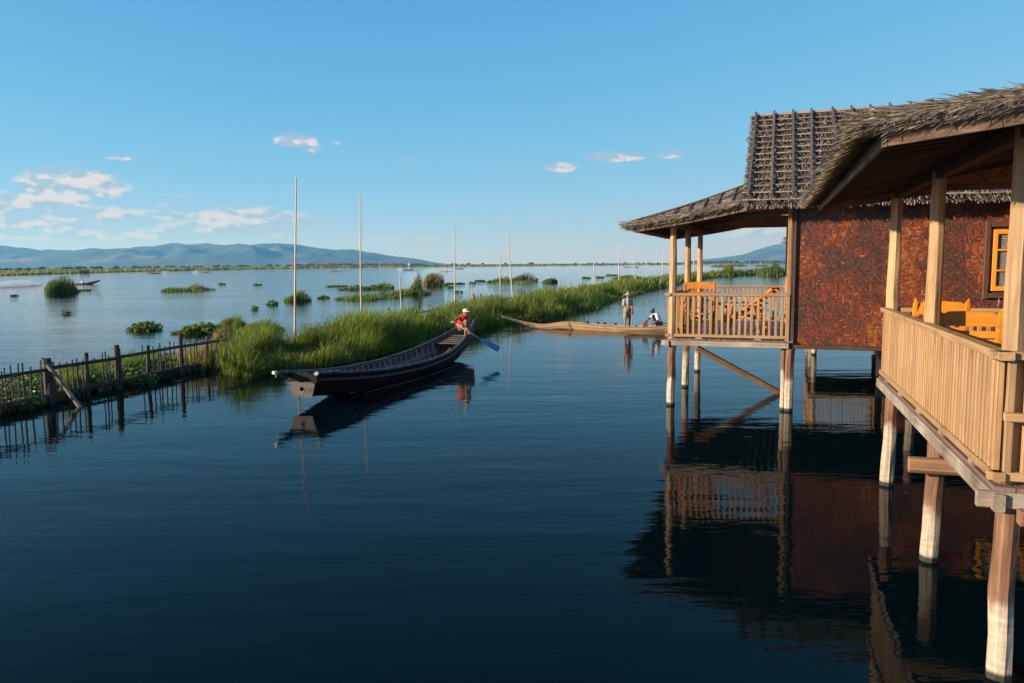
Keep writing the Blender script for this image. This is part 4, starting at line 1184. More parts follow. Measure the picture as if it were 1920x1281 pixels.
body.cap(hip + Vector((.06, .06, 0)), kR, .088, .062); body.cap(kR, fR, .056, .036)
for f_ in (fL, fR): body.cap(f_ + Vector((-.02, .03, -.02)), f_ + Vector((.10, -.12, -.025)), .034, .026)
skinned(body, 'body', M['skin_tan'], RM, .012); eyes(hd, ax, RM)
top = MB(); top.cap(hip + Vector((0, 0, .03)), chest, .140, .150); top.cap(chest, neck - Vector((0, 0, .03)), .122, .075); top.cap(sL.lerp(sR, .22), sL.lerp(sR, .78), .066, .066)
skinned(top, 'sleeveless_top', M['cloth_red'], RM, .013)
sh = MB(); sh.cap(hip + Vector((.02, 0, -.01)), hip + Vector((.05, 0, 0)), .142, .142); sh.cap(hip + Vector((.04, -.04, 0)), hip.lerp(kL, .86), .100, .076); sh.cap(hip + Vector((.06, .06, 0)), hip.lerp(kR, .86), .100, .076)
skinned(sh, 'shorts', M['cloth_brown'], RM, .014)
cap_ = MB(); r_, f_, u_ = ax; R_ = Matrix((r_, f_, u_)).transposed().to_euler()
cap_.ell(hd + u_ * .055, (.086, .104, .072), R_, 16, 10); cap_.ell(hd + u_ * .045 + f_ * .115, (.066, .075, .012), R_, 14, 6)
skinned(cap_, 'cap', M['cap_white'], RM, .010, 2)
PD = empty('paddle', RM.location + shaft_a); tag(PD, 'wooden paddle with grey shaft and blue blade held by the rower in red', 'paddle')
tip = P(934, 654.5, Y0 - .75) - RM.location; tip = tip
bl0 = P(900, 635.5, Y0 - .60) - RM.location
MB().tube([Vector((0, 0, 0)), bl0 - shaft_a], .017, 7).build('shaft', M['shaft_grey'], PD, True)
d_ = (tip - bl0); sd_ = Vector((.25, .5, .6)); sd_ = (sd_ - d_.normalized() * sd_.dot(d_.normalized())).normalized(); nn_ = d_.normalized().cross(sd_)
vs = []; prof = [(0, .02), (.08, .05), (.25, .082), (.6, .095), (.92, .10), (1.0, .085)]
for t, w in prof:
    c = bl0 - shaft_a + d_ * t * 1.05; vs += [c - sd_ * w + nn_ * .006, c + sd_ * w + nn_ * .006, c + sd_ * w - nn_ * .006, c - sd_ * w - nn_ * .006]
fs = [(4*k + i, 4*k + (i + 1) % 4, 4*k + 4 + (i + 1) % 4, 4*k + 4 + i) for k in range(len(prof) - 1) for i in range(4)] + [(3, 2, 1, 0), tuple(range(4*len(prof) - 4, 4*len(prof)))]
MB().add(vs, fs).build('blade', M['paint_blue'], PD)

# --- standing man with hat
SM = empty('person', in_boat(boat2, (-.02, 6.0, .085)), rot_to(.35, -1)); tag(SM, 'person in grey shirt, khaki shorts and brimmed hat standing on the tan boat', 'person')
# local frame: +y forward, +x the person's right is -x seen from the front
body = MB(); LH = .82
for sx in (-1, 1):
    body.cap((sx * .085, 0, LH), (sx * .10, .01, .45), .082, .055); body.cap((sx * .10, .01, .45), (sx * .105, -.02, .07), .052, .033)
    body.cap((sx * .105, -.05, .03), (sx * .12, .13, .026), .034, .027)
body.cap((0, 0, LH), (0, 0, 1.02), .125, .115); body.cap((0, 0, 1.02), (0, .01, 1.22), .12, .125); body.cap((-.14, 0, 1.25), (.14, 0, 1.25), .055, .055)
body.cap((0, 0, 1.25), (0, .015, 1.36), .055, .05)
hd = Vector((0, .03, 1.43)); ax = head(body, hd, (-.55, .8, -.12), .95)
# right arm (towards the lit side of the picture) bent across the belly, other arm hanging
body.cap((.175, 0, 1.25), (.20, .04, .99), .048, .038); body.cap((.20, .04, .99), (.02, .20, .96), .037, .027); hand(body, (.0, .215, .955), (-1, .4, .0), (0, 1, 0), .9)
body.cap((-.175, 0, 1.25), (-.215, -.01, .98), .048, .038); body.cap((-.215, -.01, .98), (-.225, .06, .74), .036, .026); hand(body, (-.226, .065, .73), (0, .15, -1), (1, .2, 0), .35)
skinned(body, 'body', M['skin_tan'], SM, .012); eyes(hd, ax, SM)
top = MB(); top.cap((0, 0, .86), (0, 0, 1.05), .142, .132); top.cap((0, 0, 1.05), (0, .01, 1.21), .136, .142); top.cap((-.14, 0, 1.24), (.14, 0, 1.24), .072, .072)
top.cap((.17, 0, 1.24), (.192, .03, 1.06), .068, .066); top.cap((-.17, 0, 1.24), (-.205, -.005, 1.06), .068, .066)
skinned(top, 'shirt', M['cloth_grey'], SM, .013)
sh = MB(); sh.cap((-.03, 0, .84), (.03, 0, .84), .150, .150)
for sx in (-1, 1): sh.cap((sx * .085, 0, .82), (sx * .108, .01, .50), .104, .092)
skinned(sh, 'shorts', M['cloth_khaki'], SM, .014)
r_, f_, u_ = ax; R_ = Matrix((r_, f_, u_)).transposed().to_euler()
vs = []; n = 20; pr = [(.0, .150), (.04, .145), (.075, .10), (.088, .035), (.10, .03), (.16, .025), (.195, .008), (.19, .0), (.09, .018)]
for rr, z in pr: vs += [hd + u_ * (z + .028) + r_ * (rr * math.cos(2*math.pi*k/n)) + f_ * (rr * math.sin(2*math.pi*k/n)) for k in range(n)]
fs = [(n*j + k, n*j + n + k, n*j + n + (k+1) % n, n*j + (k+1) % n) for j in range(len(pr) - 1) for k in range(n)]
MB().add(vs, fs).build('hat', M['hat_straw'], SM, True)
OAR = empty('oar', SM.location + Matrix.Rotation(SM.rotation_euler.z, 3, 'Z') @ Vector((-.06, .27, 0))); tag(OAR, 'pinkish wooden oar held upright by the standing person', 'oar')
MB().tube([(0, 0, -.35), (.0, 0, .4), (.012, 0, 1.03)], [.022, .020, .017], 8).build('shaft', M['pink_wood'], OAR, True)
MB().beam((-.002, 0, -.9), (0, 0, -.2), .12, .02, (1, 0, 0)).build('blade', M['pink_wood'], OAR)

# --- crouching man
CM = empty('person', in_boat(boat2, (0, 7.3, st_at(st2, 7.3)[2] + .0)), 0); tag(CM, 'person in white shirt and teal cap crouching on the end of the tan boat', 'person')
# world-aligned local frame: x to the picture's right
body = MB()
hip = Vector((.10, 0, .13)); chest = Vector((-.06, -.05, .46)); neck = Vector((-.15, -.07, .56)); hd = Vector((-.20, -.09, .66))
body.cap(hip, chest, .13, .125); body.cap(chest, neck, .10, .052); body.cap(neck, hd, .05, .048)
sN, sF = Vector((-.07, -.21, .50)), Vector((-.12, .12, .49)); body.cap(sN, sF, .055, .055)
ax = head(body, hd, (-.85, -.35, -.45))
eN, hN = Vector((-.02, -.30, .27)), Vector((-.20, -.27, .13)); body.cap(sN, eN, .048, .038); body.cap(eN, hN, .036, .027); hand(body, hN, (-1, .1, -.2), (0, 0, -1), .5)
eF, hF = Vector((-.34, .02, .32)), Vector((-.50, -.02, .20)); body.cap(sF, eF, .048, .038); body.cap(eF, hF, .036, .027); hand(body, hF, (-1, 0, -.5), (0, 0, -1), .5)
kN, kF = Vector((-.17, -.20, .20)), Vector((-.14, .16, .24)); fN, fF = Vector((.14, -.16, .05)), Vector((.14, .16, .05))
body.cap(hip + Vector((0, -.08, 0)), kN, .085, .06); body.cap(kN, fN, .055, .036); body.cap(hip + Vector((0, .08, 0)), kF, .085, .06); body.cap(kF, fF, .055, .036)
for f_ in (fN, fF): body.cap(f_, f_ + Vector((-.14, 0, -.015)), .034, .028)
skinned(body, 'body', M['skin_dark'], CM, .012); eyes(hd, ax, CM)
top = MB(); top.cap(hip + Vector((-.02, 0, .06)), chest, .145, .145); top.cap(chest, neck - Vector((0, 0, .02)), .12, .07); top.cap(sN, sF, .066, .066); top.cap(sN, sN.lerp(eN, .7), .066, .064); top.cap(sF, sF.lerp(eF, .6), .066, .062)
skinned(top, 'shirt', M['cloth_white'], CM, .013)
vest = MB(); vest.cap(hip + Vector((-.07, -.02, .08)), chest + Vector((-.055, -.02, -.01)), .125, .122)
skinned(vest, 'waistcoat', M['cloth_black'], CM, .013)
lg = MB(); lg.cap(hip + Vector((0, -.08, 0)), hip.lerp(kN, .9) + Vector((0, -.05, 0)), .104, .078); lg.cap(hip + Vector((0, .08, 0)), hip.lerp(kF, .9), .104, .078); lg.cap(hip + Vector((.02, -.03, -.02)), hip + Vector((.02, .03, -.02)), .13, .13)
skinned(lg, 'trousers', M['cloth_brown'], CM, .014)
r_, f_, u_ = ax; R_ = Matrix((r_, f_, u_)).transposed().to_euler()
cap_ = MB(); cap_.ell(hd + u_ * .05, (.088, .106, .078), R_, 16, 10); cap_.ell(hd + u_ * .035 + f_ * .12, (.066, .07, .012), R_, 14, 6)
skinned(cap_, 'cap', M['cap_teal'], CM, .010, 2)
q = MB().tube([(0, 0, 0), (1.2, .25, -.32)], .017, 7).build('steering_pole', M['cloth_black'], None, True); q.location = CM.location + Vector((.22, 0, .17)); tag(q, 'dark steering pole slanting down into the water behind the crouching person', 'pole')
q = MB().box((0, 0, .09), (.22, .2, .17)).ell((0, 0, .17), (.12, .11, .05)).build('bait_bag', M['boat_tan_inside'], None); q.location = CM.location + Vector((-.52, -.03, .0)); tag(q, 'small brown sack the crouching person reaches for', 'sack')

# ------------------------------------------------------------------ vegetation
GRASS = [(.09, .15, .017), (.13, .195, .022), (.18, .235, .034), (.065, .115, .016), (.23, .255, .05), (.14, .15, .036)]
GRASS_DRY = [(.24, .20, .075), (.30, .24, .11), (.19, .19, .06), (.36, .28, .15)]
REED = [(.085, .12, .026), (.11, .14, .034), (.06, .10, .022), (.16, .16, .055)]
BROWN = [(.14, .085, .045), (.19, .12, .065), (.10, .07, .035), (.16, .13, .06)]
def blades(pos, h, w, pal, seed, bend=.35, wind=(.25, .1), vary=.3, tone=None):
    r = np.random.default_rng(seed); n = len(pos)
    h = np.broadcast_to(h, (n,))[:, None] * r.uniform(.55, 1.2, (n, 1)); w = np.broadcast_to(w, (n,))[:, None] * r.uniform(.6, 1.3, (n, 1))
    a = r.uniform(0, 2 * np.pi, n); d = np.stack([np.cos(a), np.sin(a), np.zeros(n)], 1)
    lean = d * (r.uniform(.05, 1, (n, 1)) * bend) + np.array([wind[0], wind[1], 0]) * bend
    b = r.uniform(0, 2 * np.pi, n); s = np.stack([np.cos(b), np.sin(b), np.zeros(n)], 1)
    up = np.array([[0, 0, 1.]])
    p1 = pos + (up * .42 + lean * .12) * h; p2 = pos + (up * .76 + lean * .42) * h; p3 = pos + (up * (1 - .12 * bend) + lean * .95) * h
    v = np.stack([pos - s * w * .4, pos + s * w * .4, p1 - s * w * .5, p1 + s * w * .5, p2 - s * w * .36, p2 + s * w * .36, p3], 1).reshape(-1, 3)
    o = np.arange(n)[:, None] * 7
    tri = np.concatenate([o + np.array(q) for q in ((0, 1, 3), (0, 3, 2), (2, 3, 5), (2, 5, 4), (4, 5, 6))])
    pal = np.array(pal, np.float32); c = pal[r.integers(0, len(pal), n)] * (1 + vary * r.uniform(-1, 1, (n, 1)))
    if tone is not None: c = c * tone[:, None]
    return v, tri, np.repeat(np.clip(c, 0, 1), 7, 0)
def pads(pos, rr, pal, seed, tilt=.7):
    """rounded water-hyacinth leaves, slightly cupped, on short stalks"""
    r = np.random.default_rng(seed); n = len(pos); m = 7
    nrm = np.stack([r.normal(0, tilt, n), r.normal(0, tilt, n), np.ones(n)], 1); nrm /= np.linalg.norm(nrm, axis=1, keepdims=True)
    a = np.cross(nrm, np.array([0, 1., 0.01])); a /= np.linalg.norm(a, axis=1, keepdims=True); b = np.cross(nrm, a)
    R = np.broadcast_to(rr, (n,))[:, None] * r.uniform(.6, 1.3, (n, 1))
    vs = [pos - nrm * R * .22]
    for k in range(m):
        t = 2 * np.pi * k / m; q = 1.0 if k else 1.25
        vs.append(pos + (a * np.cos(t) * q + b * np.sin(t) * .85) * R)
    v = np.stack(vs, 1).reshape(-1, 3); o = np.arange(n)[:, None] * (m + 1)
    tri = np.concatenate([o + np.array((0, 1 + k, 1 + (k + 1) % m)) for k in range(m)])
    pal = np.array(pal, np.float32); c = pal[r.integers(0, len(pal), n)] * (1 + .3 * r.uniform(-1, 1, (n, 1)))
    return v, tri, np.repeat(c, m + 1, 0)
HYA = [(.07, .13, .017), (.09, .17, .022), (.13, .21, .03), (.055, .10, .017), (.19, .24, .05), (.16, .14, .045)]

# --- the long grass bank between channel and lake
BR = [(-7.75, 20.7), (-7.4, 20.3), (-6.9, 20.1), (-6.2, 20.9), (-5.2, 22.3), (-4.5, 24.2), (-3.85, 26.3), (-2.9, 29.3), (-1.75, 33.3), (-.5, 37.6), (1.2, 39.2), (3.06, 44.0), (4.27, 47.4), (8.0, 60.9), (12.6, 75.8), (21.8, 105.2), (35.4, 142.7), (52.9, 174.5), (68.2, 194.3), (95, 225)]
BL = [(-8.1, 21.3), (-8.6, 23.0), (-8.6, 24.6), (-8.2, 25.8), (-7.6, 27.0), (-6.9, 28.4), (-6.2, 30.2), (-5.1, 33.4), (-3.9, 37.4), (-2.5, 43.0), (-.6, 50.0), (1.6, 57.0), (3.8, 63.5), (8.6, 78.0), (14.0, 95.0), (24.5, 121.0), (38.0, 155.0), (54.5, 186.0), (69.5, 207.0), (95, 240)]
BR_, BL_ = np.array(BR), np.array(BL)
def bank_samples(n_per_m2, y0, y1, seed):
    r = np.random.default_rng(seed); out = []; edge = []
    for i in range(len(BR) - 1):
        ym = (BR_[i, 1] + BR_[i + 1, 1]) / 2
        if not (y0 <= ym < y1): continue
        a, b, c, d = BR_[i], BR_[i + 1], BL_[i + 1], BL_[i]
        area = .5 * abs(np.cross(b - a, c - a)) + .5 * abs(np.cross(c - a, d - a)); n = int(area * n_per_m2)
        s = r.uniform(0, 1, n); t = r.uniform(0, 1, n)
        p = bilinear(a, b, c, d, s, t); out.append(p); edge.append(t)
    return np.concatenate(out), np.concatenate(edge)
def bank():
    vs = []; K = 6
    for i in range(len(BR)):
        for k in range(K + 1):
            t = k / K; p = BR_[i] * (1 - t) + BL_[i] * t
            vs.append((p[0], p[1], -.12 + .34 * math.sin(math.pi * t) ** .7))
    fs = [(i*(K+1)+k, (i+1)*(K+1)+k, (i+1)*(K+1)+k+1, i*(K+1)+k+1) for i in range(len(BR) - 1) for k in range(K)]
    o = MB().add(vs, fs).build('mud_bank', M['mud'], None, True); structure(o, 'low muddy bank under the long grass')
    parts = []
    for q, (y0, y1, den, w, hh) in enumerate(((0, 27, 560, .012, .84), (27, 42, 260, .018, .82), (42, 80, 85, .034, .84), (80, 130, 28, .07, .92), (130, 260, 11, .13, 1.05))):
        p, t = bank_samples(den, y0, y1, 100 + q); n = len(p)
        p = p + np.random.default_rng(q).normal(0, .12 + .004 * y0, p.shape)
        big = noise2(p[:, 0], p[:, 1], 5, 3, .45 if y0 < 60 else .16); fine = noise2(p[:, 0], p[:, 1], 9, 2, 1.6 if y0 < 60 else .5)
        tus = np.clip(.5 + .95 * noise2(p[:, 0], p[:, 1], 33, 2, 1.05 if y0 < 42 else (.6 if y0 < 80 else .3)), 0, 1); tus = tus * tus * (3 - 2 * tus)
        h = hh * np.clip(.30 + .95 * tus + .22 * big + .12 * fine, .22, 1.7) * np.clip(.55 + 2.4 * np.minimum(t, 1.15 - t), .5, 1.0)
        tone = np.clip(.82 + .30 * fine + .25 * big + .3 * tus, .5, 1.7)
        z = -.05 + .28 * np.sin(np.pi * np.clip(t, 0, 1)) ** .7
        pos = np.column_stack([p, z])
        dry = np.random.default_rng(40 + q).uniform(0, 1, n) < np.clip(.06 + .22 * np.maximum(noise2(p[:, 0], p[:, 1], 21, 2, .3), 0), 0, .5)
        parts.append(blades(pos[~dry], h[~dry], w, GRASS, 300 + q, .55, (.35, -.1), .35, tone[~dry]))
        parts.append(blades(pos[dry], h[dry] * 1.08, w, GRASS_DRY, 320 + q, .55, (.35, -.1), .35))
        # broad darker sedge leaves that give the mass its depth
        m = int(n * .16); k = np.random.default_rng(80 + q).integers(0, n, m)
        parts.append(blades(pos[k], h[k] * .95, w * 2.1, [(.05, .10, .014), (.065, .125, .016), (.09, .14, .02)], 380 + q, .9, (.3, -.2), .3))
        # taller flowering stems standing clear of the mass
        m = max(30, int(n * .03)); k = np.random.default_rng(60 + q).integers(0, n, m)
        parts.append(blades(pos[k], h[k] * 1.45 + .1, w * .55, GRASS_DRY + GRASS, 340 + q, .4, (.3, 0), .3))
        # skirt of blades drooping to the water on the channel side
        m = int(n * .10); k = np.argsort(t)[:m]
        parts.append(blades(pos[k] + np.array([0, 0, -.03]), h[k] * .8, w, GRASS, 360 + q, 1.25, (.5, -.6), .35))
    v, t_, c = soup(parts)
    o = fast_mesh('bank_grass', v, t_, c, M['leaf']); tag(o, 'tall green grass crowding the long bank beside the boats', None, kind='stuff')
bank()

def clump(name, label, cat, spots, group=None):
    """spots: list of (px0, px1, waterline py, height m, depth m, style, n)"""
    parts = []; base = None
    for i, (x0, x1, yb, h, dep, style, n) in enumerate(spots):
        c = W((x0 + x1) / 2, yb); D = c.y; half = (x1 - x0) / 2 / FPX * D
        c = c + Vector((0, dep * .8, 0))
        if base is None: base = c.copy()
        sd = (hash_name(label) + i * 17) % 100000; r = np.random.default_rng(sd)
        a = r.uniform(0, 2 * np.pi, n); q = np.sqrt(r.uniform(0, 1, n))
        wob = 1 + .22 * np.sin(3 * a + sd) + .14 * np.sin(5 * a + sd * 2)
        p = np.column_stack([c.x - base.x + half * q * np.cos(a) * np.minimum(wob, 1.1), c.y - base.y + dep * q * np.sin(a) * wob, np.full(n, -.03)])
        hh = h * (1.02 - .72 * q ** 2.2) * (1 + .25 * noise2(p[:, 0], p[:, 1], sd, 2, 1.5 / max(half, .3)))
        bw = max(.012, D * .00062)
        if style == 'hyacinth':
            p2 = p.copy(); p2[:, 2] = r.uniform(.02, 1, n) * np.maximum(hh, .05)
            parts.append(pads(p2, max(.075, D * .0011), HYA, sd)); k = n // 4
            parts.append(blades(p[:k], hh[:k], bw, HYA, sd + 1, .5))
        elif style == 'mat':
            p2 = p.copy(); p2[:, 2] = r.uniform(.01, 1, n) * h * .5
            parts.append(pads(p2, max(.07, D * .0011), HYA + BROWN, sd, .5)); parts.append(blades(p[:n // 2], hh[:n // 2] * .8, bw, GRASS, sd + 1, .7))
        else:
            pal, bd = {'grass': (GRASS, .5), 'reed': (REED + GRASS[:2], .28), 'dry': (GRASS_DRY + BROWN[:2], .6), 'brown': (BROWN + REED[:1], .75)}[style]
            parts.append(blades(p, hh, bw, pal, sd, bd, (.3, 0), .3))
    v, t_, c_ = soup(parts)
    o = fast_mesh(name, v, t_, c_, M['leaf']); o.location = base; tag(o, label, cat, group)
    return o
def hash_name(s):
    k = 7
    for ch in s: k = (k * 31 + ord(ch)) % 99991
    return k
G_ISL = 'floating plant islands on the lake'
clump('reed_clump', 'tall dark reed island with a low trailing mat, beside the speeding boat', 'plant', [(76, 128, 551, 2.0, 2.0, 'reed', 1100), (84, 118, 550, 2.2, 1.5, 'dry', 60), (118, 166, 546, .35, 1.2, 'mat', 260), (96, 136, 549, 1.3, 1.6, 'reed', 300)], G_ISL)
clump('floating_island', 'flat mixed green and brown island of low weeds', 'plant', [(294, 350, 547, .7, 1.8, 'grass', 500), (330, 392, 545, .75, 1.8, 'brown', 420), (345, 378, 545, 1.1, 1.2, 'dry', 160), (300, 390, 547, .4, 2.2, 'reed', 300)], G_ISL)
clump('water_hyacinth', 'round clump of broad-leaved water hyacinth floating alone near the picket fence', 'plant', [(233, 288, 621, .42, .75, 'hyacinth', 420)], G_ISL)
clump('water_hyacinth', 'tiny floating tuft beyond the reed island', 'plant', [(16, 26, 556, .3, .5, 'mat', 60)], G_ISL)
clump('water_hyacinth', 'hyacinth mat trailing from the grass behind the fence end', 'plant', [(330, 400, 627, .45, 1.1, 'hyacinth', 620), (315, 360, 626, .16, .6, 'mat', 160)], G_ISL)
clump('grass_clump', 'bright grass patch behind the bank where fence and grass meet', 'plant', [(398, 450, 622, .75, 1.2, 'grass', 1300), (430, 515, 625, .55, 1.3, 'grass', 1800)], G_ISL)
clump('dry_grass', 'pale dry grass tuft at the end of the picket fence', 'plant', [(392, 430, 644, .8, .6, 'dry', 520)], G_ISL)
clump('grass_clump', 'round bright green tussock standing alone on open water', 'plant', [(527, 575, 566, .85, 1.4, 'grass', 1100)], G_ISL)
clump('water_hyacinth', 'small dark hyacinth tuft near the bright round tussock', 'plant', [(498, 517, 572, .35, .5, 'hyacinth', 160)], G_ISL)
clump('floating_island', 'low weed mat with a mown-looking bright crest, behind the tall poles', 'plant', [(608, 648, 538, .3, 1.2, 'mat', 240), (632, 700, 544, .55, 1.6, 'hyacinth', 420), (685, 735, 542, .95, 1.6, 'grass', 620), (640, 730, 544, .35, 2.0, 'mat', 260)], G_ISL)
clump('floating_island', 'long grassy island with an upright reed tuft, crossed by a slanting pole', 'plant', [(622, 720, 563, .65, 1.8, 'grass', 1200), (690, 760, 559, .6, 1.6, 'hyacinth', 420), (728, 800, 553, .75, 1.6, 'grass', 800), (768, 792, 552, 2.1, .7, 'reed', 360), (770, 812, 553, .45, 1.2, 'mat', 220)], G_ISL)
clump('dry_bush', 'rounded tan dry bush on its own low mat', 'plant', [(791, 830, 535, 2.0, 2.0, 'dry', 900), (795, 828, 535, 1.4, 1.6, 'brown', 260), (822, 872, 533, .35, 1.0, 'mat', 240)], G_ISL)
clump('water_hyacinth', 'little floating tuft beside the long grassy island', 'plant', [(592, 616, 560, .25, .6, 'hyacinth', 140)], G_ISL)
clump('floating_island', 'brown-crowned weed island beyond the twin poles', 'plant', [(890, 910, 528, .4, 1.2, 'mat', 160), (912, 965, 530, 1.0, 2.0, 'reed', 520), (950, 1008, 529, 1.4, 2.0, 'brown', 620), (925, 1020, 531, .5, 2.4, 'grass', 420)], G_ISL)
clump('grass_clump', 'small grassy tuft just past the brown-crowned island', 'plant', [(1016, 1045, 531, .8, 1.6, 'reed', 700)], G_ISL)
tiny = [(408, 422, 534), (474, 490, 535), (838, 850, 540), (850, 868, 549), (880, 892, 532), (1092, 1108, 522), (1118, 1134, 521), (1136, 1160, 517), (470, 480, 581), (66, 76, 534), (112, 126, 590), (830, 840, 536), (1150, 1166, 523)]
for x0, x1, y in tiny:
    clump('water_hyacinth', 'small stray tuft of water hyacinth drifting on the open lake', 'plant', [(x0, x1, y, .28, .5, 'hyacinth', 60)], 'stray hyacinth tufts')
clump('floating_island', 'low green weed island past the far end of the bank fence', 'plant', [(1158, 1205, 523, .9, 2.5, 'grass', 900)], G_ISL)
clump('floating_island', 'flat grassy island seen through the balcony, under the hill', 'plant', [(1336, 1366, 500, 1.6, 4, 'grass', 300), (1362, 1400, 499, 1.8, 4, 'dry', 320), (1376, 1402, 499, 1.5, 4, 'grass', 200)], G_ISL)
clump('dry_bush', 'upright tan bush on the bank seen between the balcony posts', 'plant', [(1356, 1376, 517, 3.2, 1.6, 'dry', 500), (1350, 1384, 518, 2.0, 1.6, 'reed', 420)], G_ISL)
clump('grass_clump', 'broad dome of green reeds seen through the balcony beside the wall', 'plant', [(1428, 1475, 517, 2.6, 3.0, 'reed', 1000), (1430, 1478, 517, 1.8, 3, 'grass', 500)], G_ISL)
clump('floating_island', 'thin weed strip lying on the water under the hill', 'plant', [(1420, 1440, 499, .5, 2, 'mat', 120)], G_ISL)

# ------------------------------------------------------------------ picket fence in front of the hyacinth mat
FB = [W(-60, 791), W(0, 778), W(93, 757), W(222, 730), W(343, 702), W(397, 690), W(428, 684)]
def fence_at(px):
    """point of the fence line that stands in pixel column px of the photograph (at the water)"""
    for a, b in zip(FB[:-1], FB[1:]):
        qa, qb = colpx(a), colpx(b)
        if qa <= px <= qb:
            lo, hi = 0.0, 1.0
            for _ in range(40):
                mid = (lo + hi) / 2
                if colpx(a.lerp(b, mid)) < px: lo = mid
                else: hi = mid
            return a.lerp(b, lo)
    return FB[-1].copy()
def colpx(p):
    q = CAM_R.transposed() @ (Vector(p) - Vector((0, 0, CAM_H))); return PXW / 2 + FPX * q.x / -q.z
fence = empty('picket_fence', (FB[1].x, FB[1].y, 0)); tag(fence, 'weathered dark picket fence standing in the water before the hyacinth mat', 'fence')
FO = Vector((FB[1].x, FB[1].y, 0)); fr_ = random.Random(5)
def fp(px, z, side=0.0): p = fence_at(px) - FO; return Vector((p.x + side, p.y - side * .2, z))
for k, (px, r, top) in enumerate(((93, .085, .98), (165, .05, .98), (222, .07, 1.06), (279, .05, .93), (341, .062, 1.13), (389, .045, .92))):
    l = fr_.uniform(-.03, .03)
    MB().tube([fp(px, -.7), fp(px, .2) + Vector((l * .3, 0, 0)), fp(px, .6) + Vector((l * .7, 0, 0)), fp(px, top) + Vector((l, 0, 0))], [r * 1.05, r, r * .95, r * .9], 7, .12, k).build('post', M['fence_wood'], fence)
    if k == 0: MB().tube([fp(99, -.7), fp(99, .5), fp(98, .9)], [.06, .055, .05], 7, .12, 77).build('post', M['fence_wood'], fence)
pk = [-50, -41, -31, -21, -11, 4, 14, 25, 35, 45, 57, 77, 105, 115, 126, 136, 146, 154, 192, 200, 207, 228, 266, 288, 296, 303, 311, 320, 328, 349, 356, 363, 370, 396, 404, 412, 420]
for px in pk:
    top = fr_.uniform(.84, .97); l = fr_.uniform(-.03, .03); w = fr_.uniform(.028, .04)
    MB().beam(fp(px, -.3, .03), fp(px, top, .03) + Vector((l, l * .4, 0)), w, w * .7, (1, 0, 0), .2).build('picket', M['fence_wood'], fence)
rails = [(-60, 93), (93, 222), (222, 341), (341, 436)]
for a, b in rails:
    for z, h in ((.755, .075), (.20, .075)):
        MB().beam(fp(a + 1, z + fr_.uniform(-.02, .02), .07), fp(min(b + 3, 428), z + fr_.uniform(-.02, .02), .07), .035, h, (0, 0, 1), .15).build('rail', M['fence_rail'], fence)
p0 = fp(80, 0, .12); top_ = P(79, 673, (fence_at(80)).y + .05) - FO; bot_ = W(150, 763) - FO; bot_ = bot_ + (bot_ - top_).normalized() * .35
MB().tube([top_, top_.lerp(bot_, .33) + Vector((.01, 0, .01)), top_.lerp(bot_, .7), bot_], [.040, .046, .05, .052], 8, .08, 5).build('raking_brace', M['fence_brace'], fence)

# hyacinth mat and grass behind the fence
def mat_behind():
    r = np.random.default_rng(77); parts = []
    pts = []; 
    for px in np.linspace(-60, 420, 90):
        a = fence_at(px); pts.append((a.x, a.y))
    pts = np.array(pts); n = 14000
    i = r.integers(0, len(pts) - 1, n); t = r.uniform(0, 1, (n, 1)); p = pts[i] * (1 - t) + pts[i + 1] * t
    dep = r.uniform(0, 1, n) ** 1.1
    edge = .5 + .35 * noise1(p[:, 1] * .9, 3)                      # ragged waterside edge
    depth = 2.3 + 1.2 * noise1(p[:, 1] * .5, 8)
    off = -edge * .9 + .34 - dep * np.maximum(depth, .8)
    near_edge = np.where(p[:, 1] < 17.5, .25, .0)
    off = off + near_edge
    P_ = np.column_stack([p[:, 0] + off, p[:, 1] - off * .25, r.uniform(.02, .36, n) * np.clip(.5 + dep * 1.6, .4, 1)])
    parts.append(pads(P_, .046, HYA, 5, .75))
    k = n // 5; q = P_[:k].copy(); h = q[:, 2] + .02; q[:, 2] = -.02; parts.append(blades(q, h, .012, HYA, 6, .4))
    v, t_, c = soup(parts); o = fast_mesh('water_hyacinth_mat', v, t_, c, M['hyacinth_leaf']); tag(o, 'glossy water hyacinth mat crowding the picket fence', None, kind='stuff')
    # grass patch rising behind the middle of the fence
    n = 4200; px = r.uniform(150, 400, n); a = np.array([fence_at(x)[:2] for x in np.linspace(150, 400, 200)]); j = ((px - 150) / 250 * 199).astype(int); p = a[j]
    off = -r.uniform(.9, 2.6, n) * np.clip((px - 120) / 120, .3, 1.0)
    P_ = np.column_stack([p[:, 0] + off, p[:, 1] - off * .2, np.zeros(n)])
    h = .52 * np.clip(.8 + .4 * noise2(P_[:, 0], P_[:, 1], 4, 2, .9), .3, 1.3)
    parts = [blades(P_, h, .012, GRASS, 8, .5)]
    n = 900; P_ = np.column_stack([r.normal(FB[5].x - .35, .35, n), r.normal(FB[5].y + .2, .45, n), np.zeros(n)])
    parts.append(blades(P_, .75, .012, GRASS_DRY, 9, .8))
    v, t_, c = soup(parts); o = fast_mesh('fence_grass', v, t_, c, M['leaf']); tag(o, 'soft green grass growing behind the picket fence', None, kind='stuff')
mat_behind()

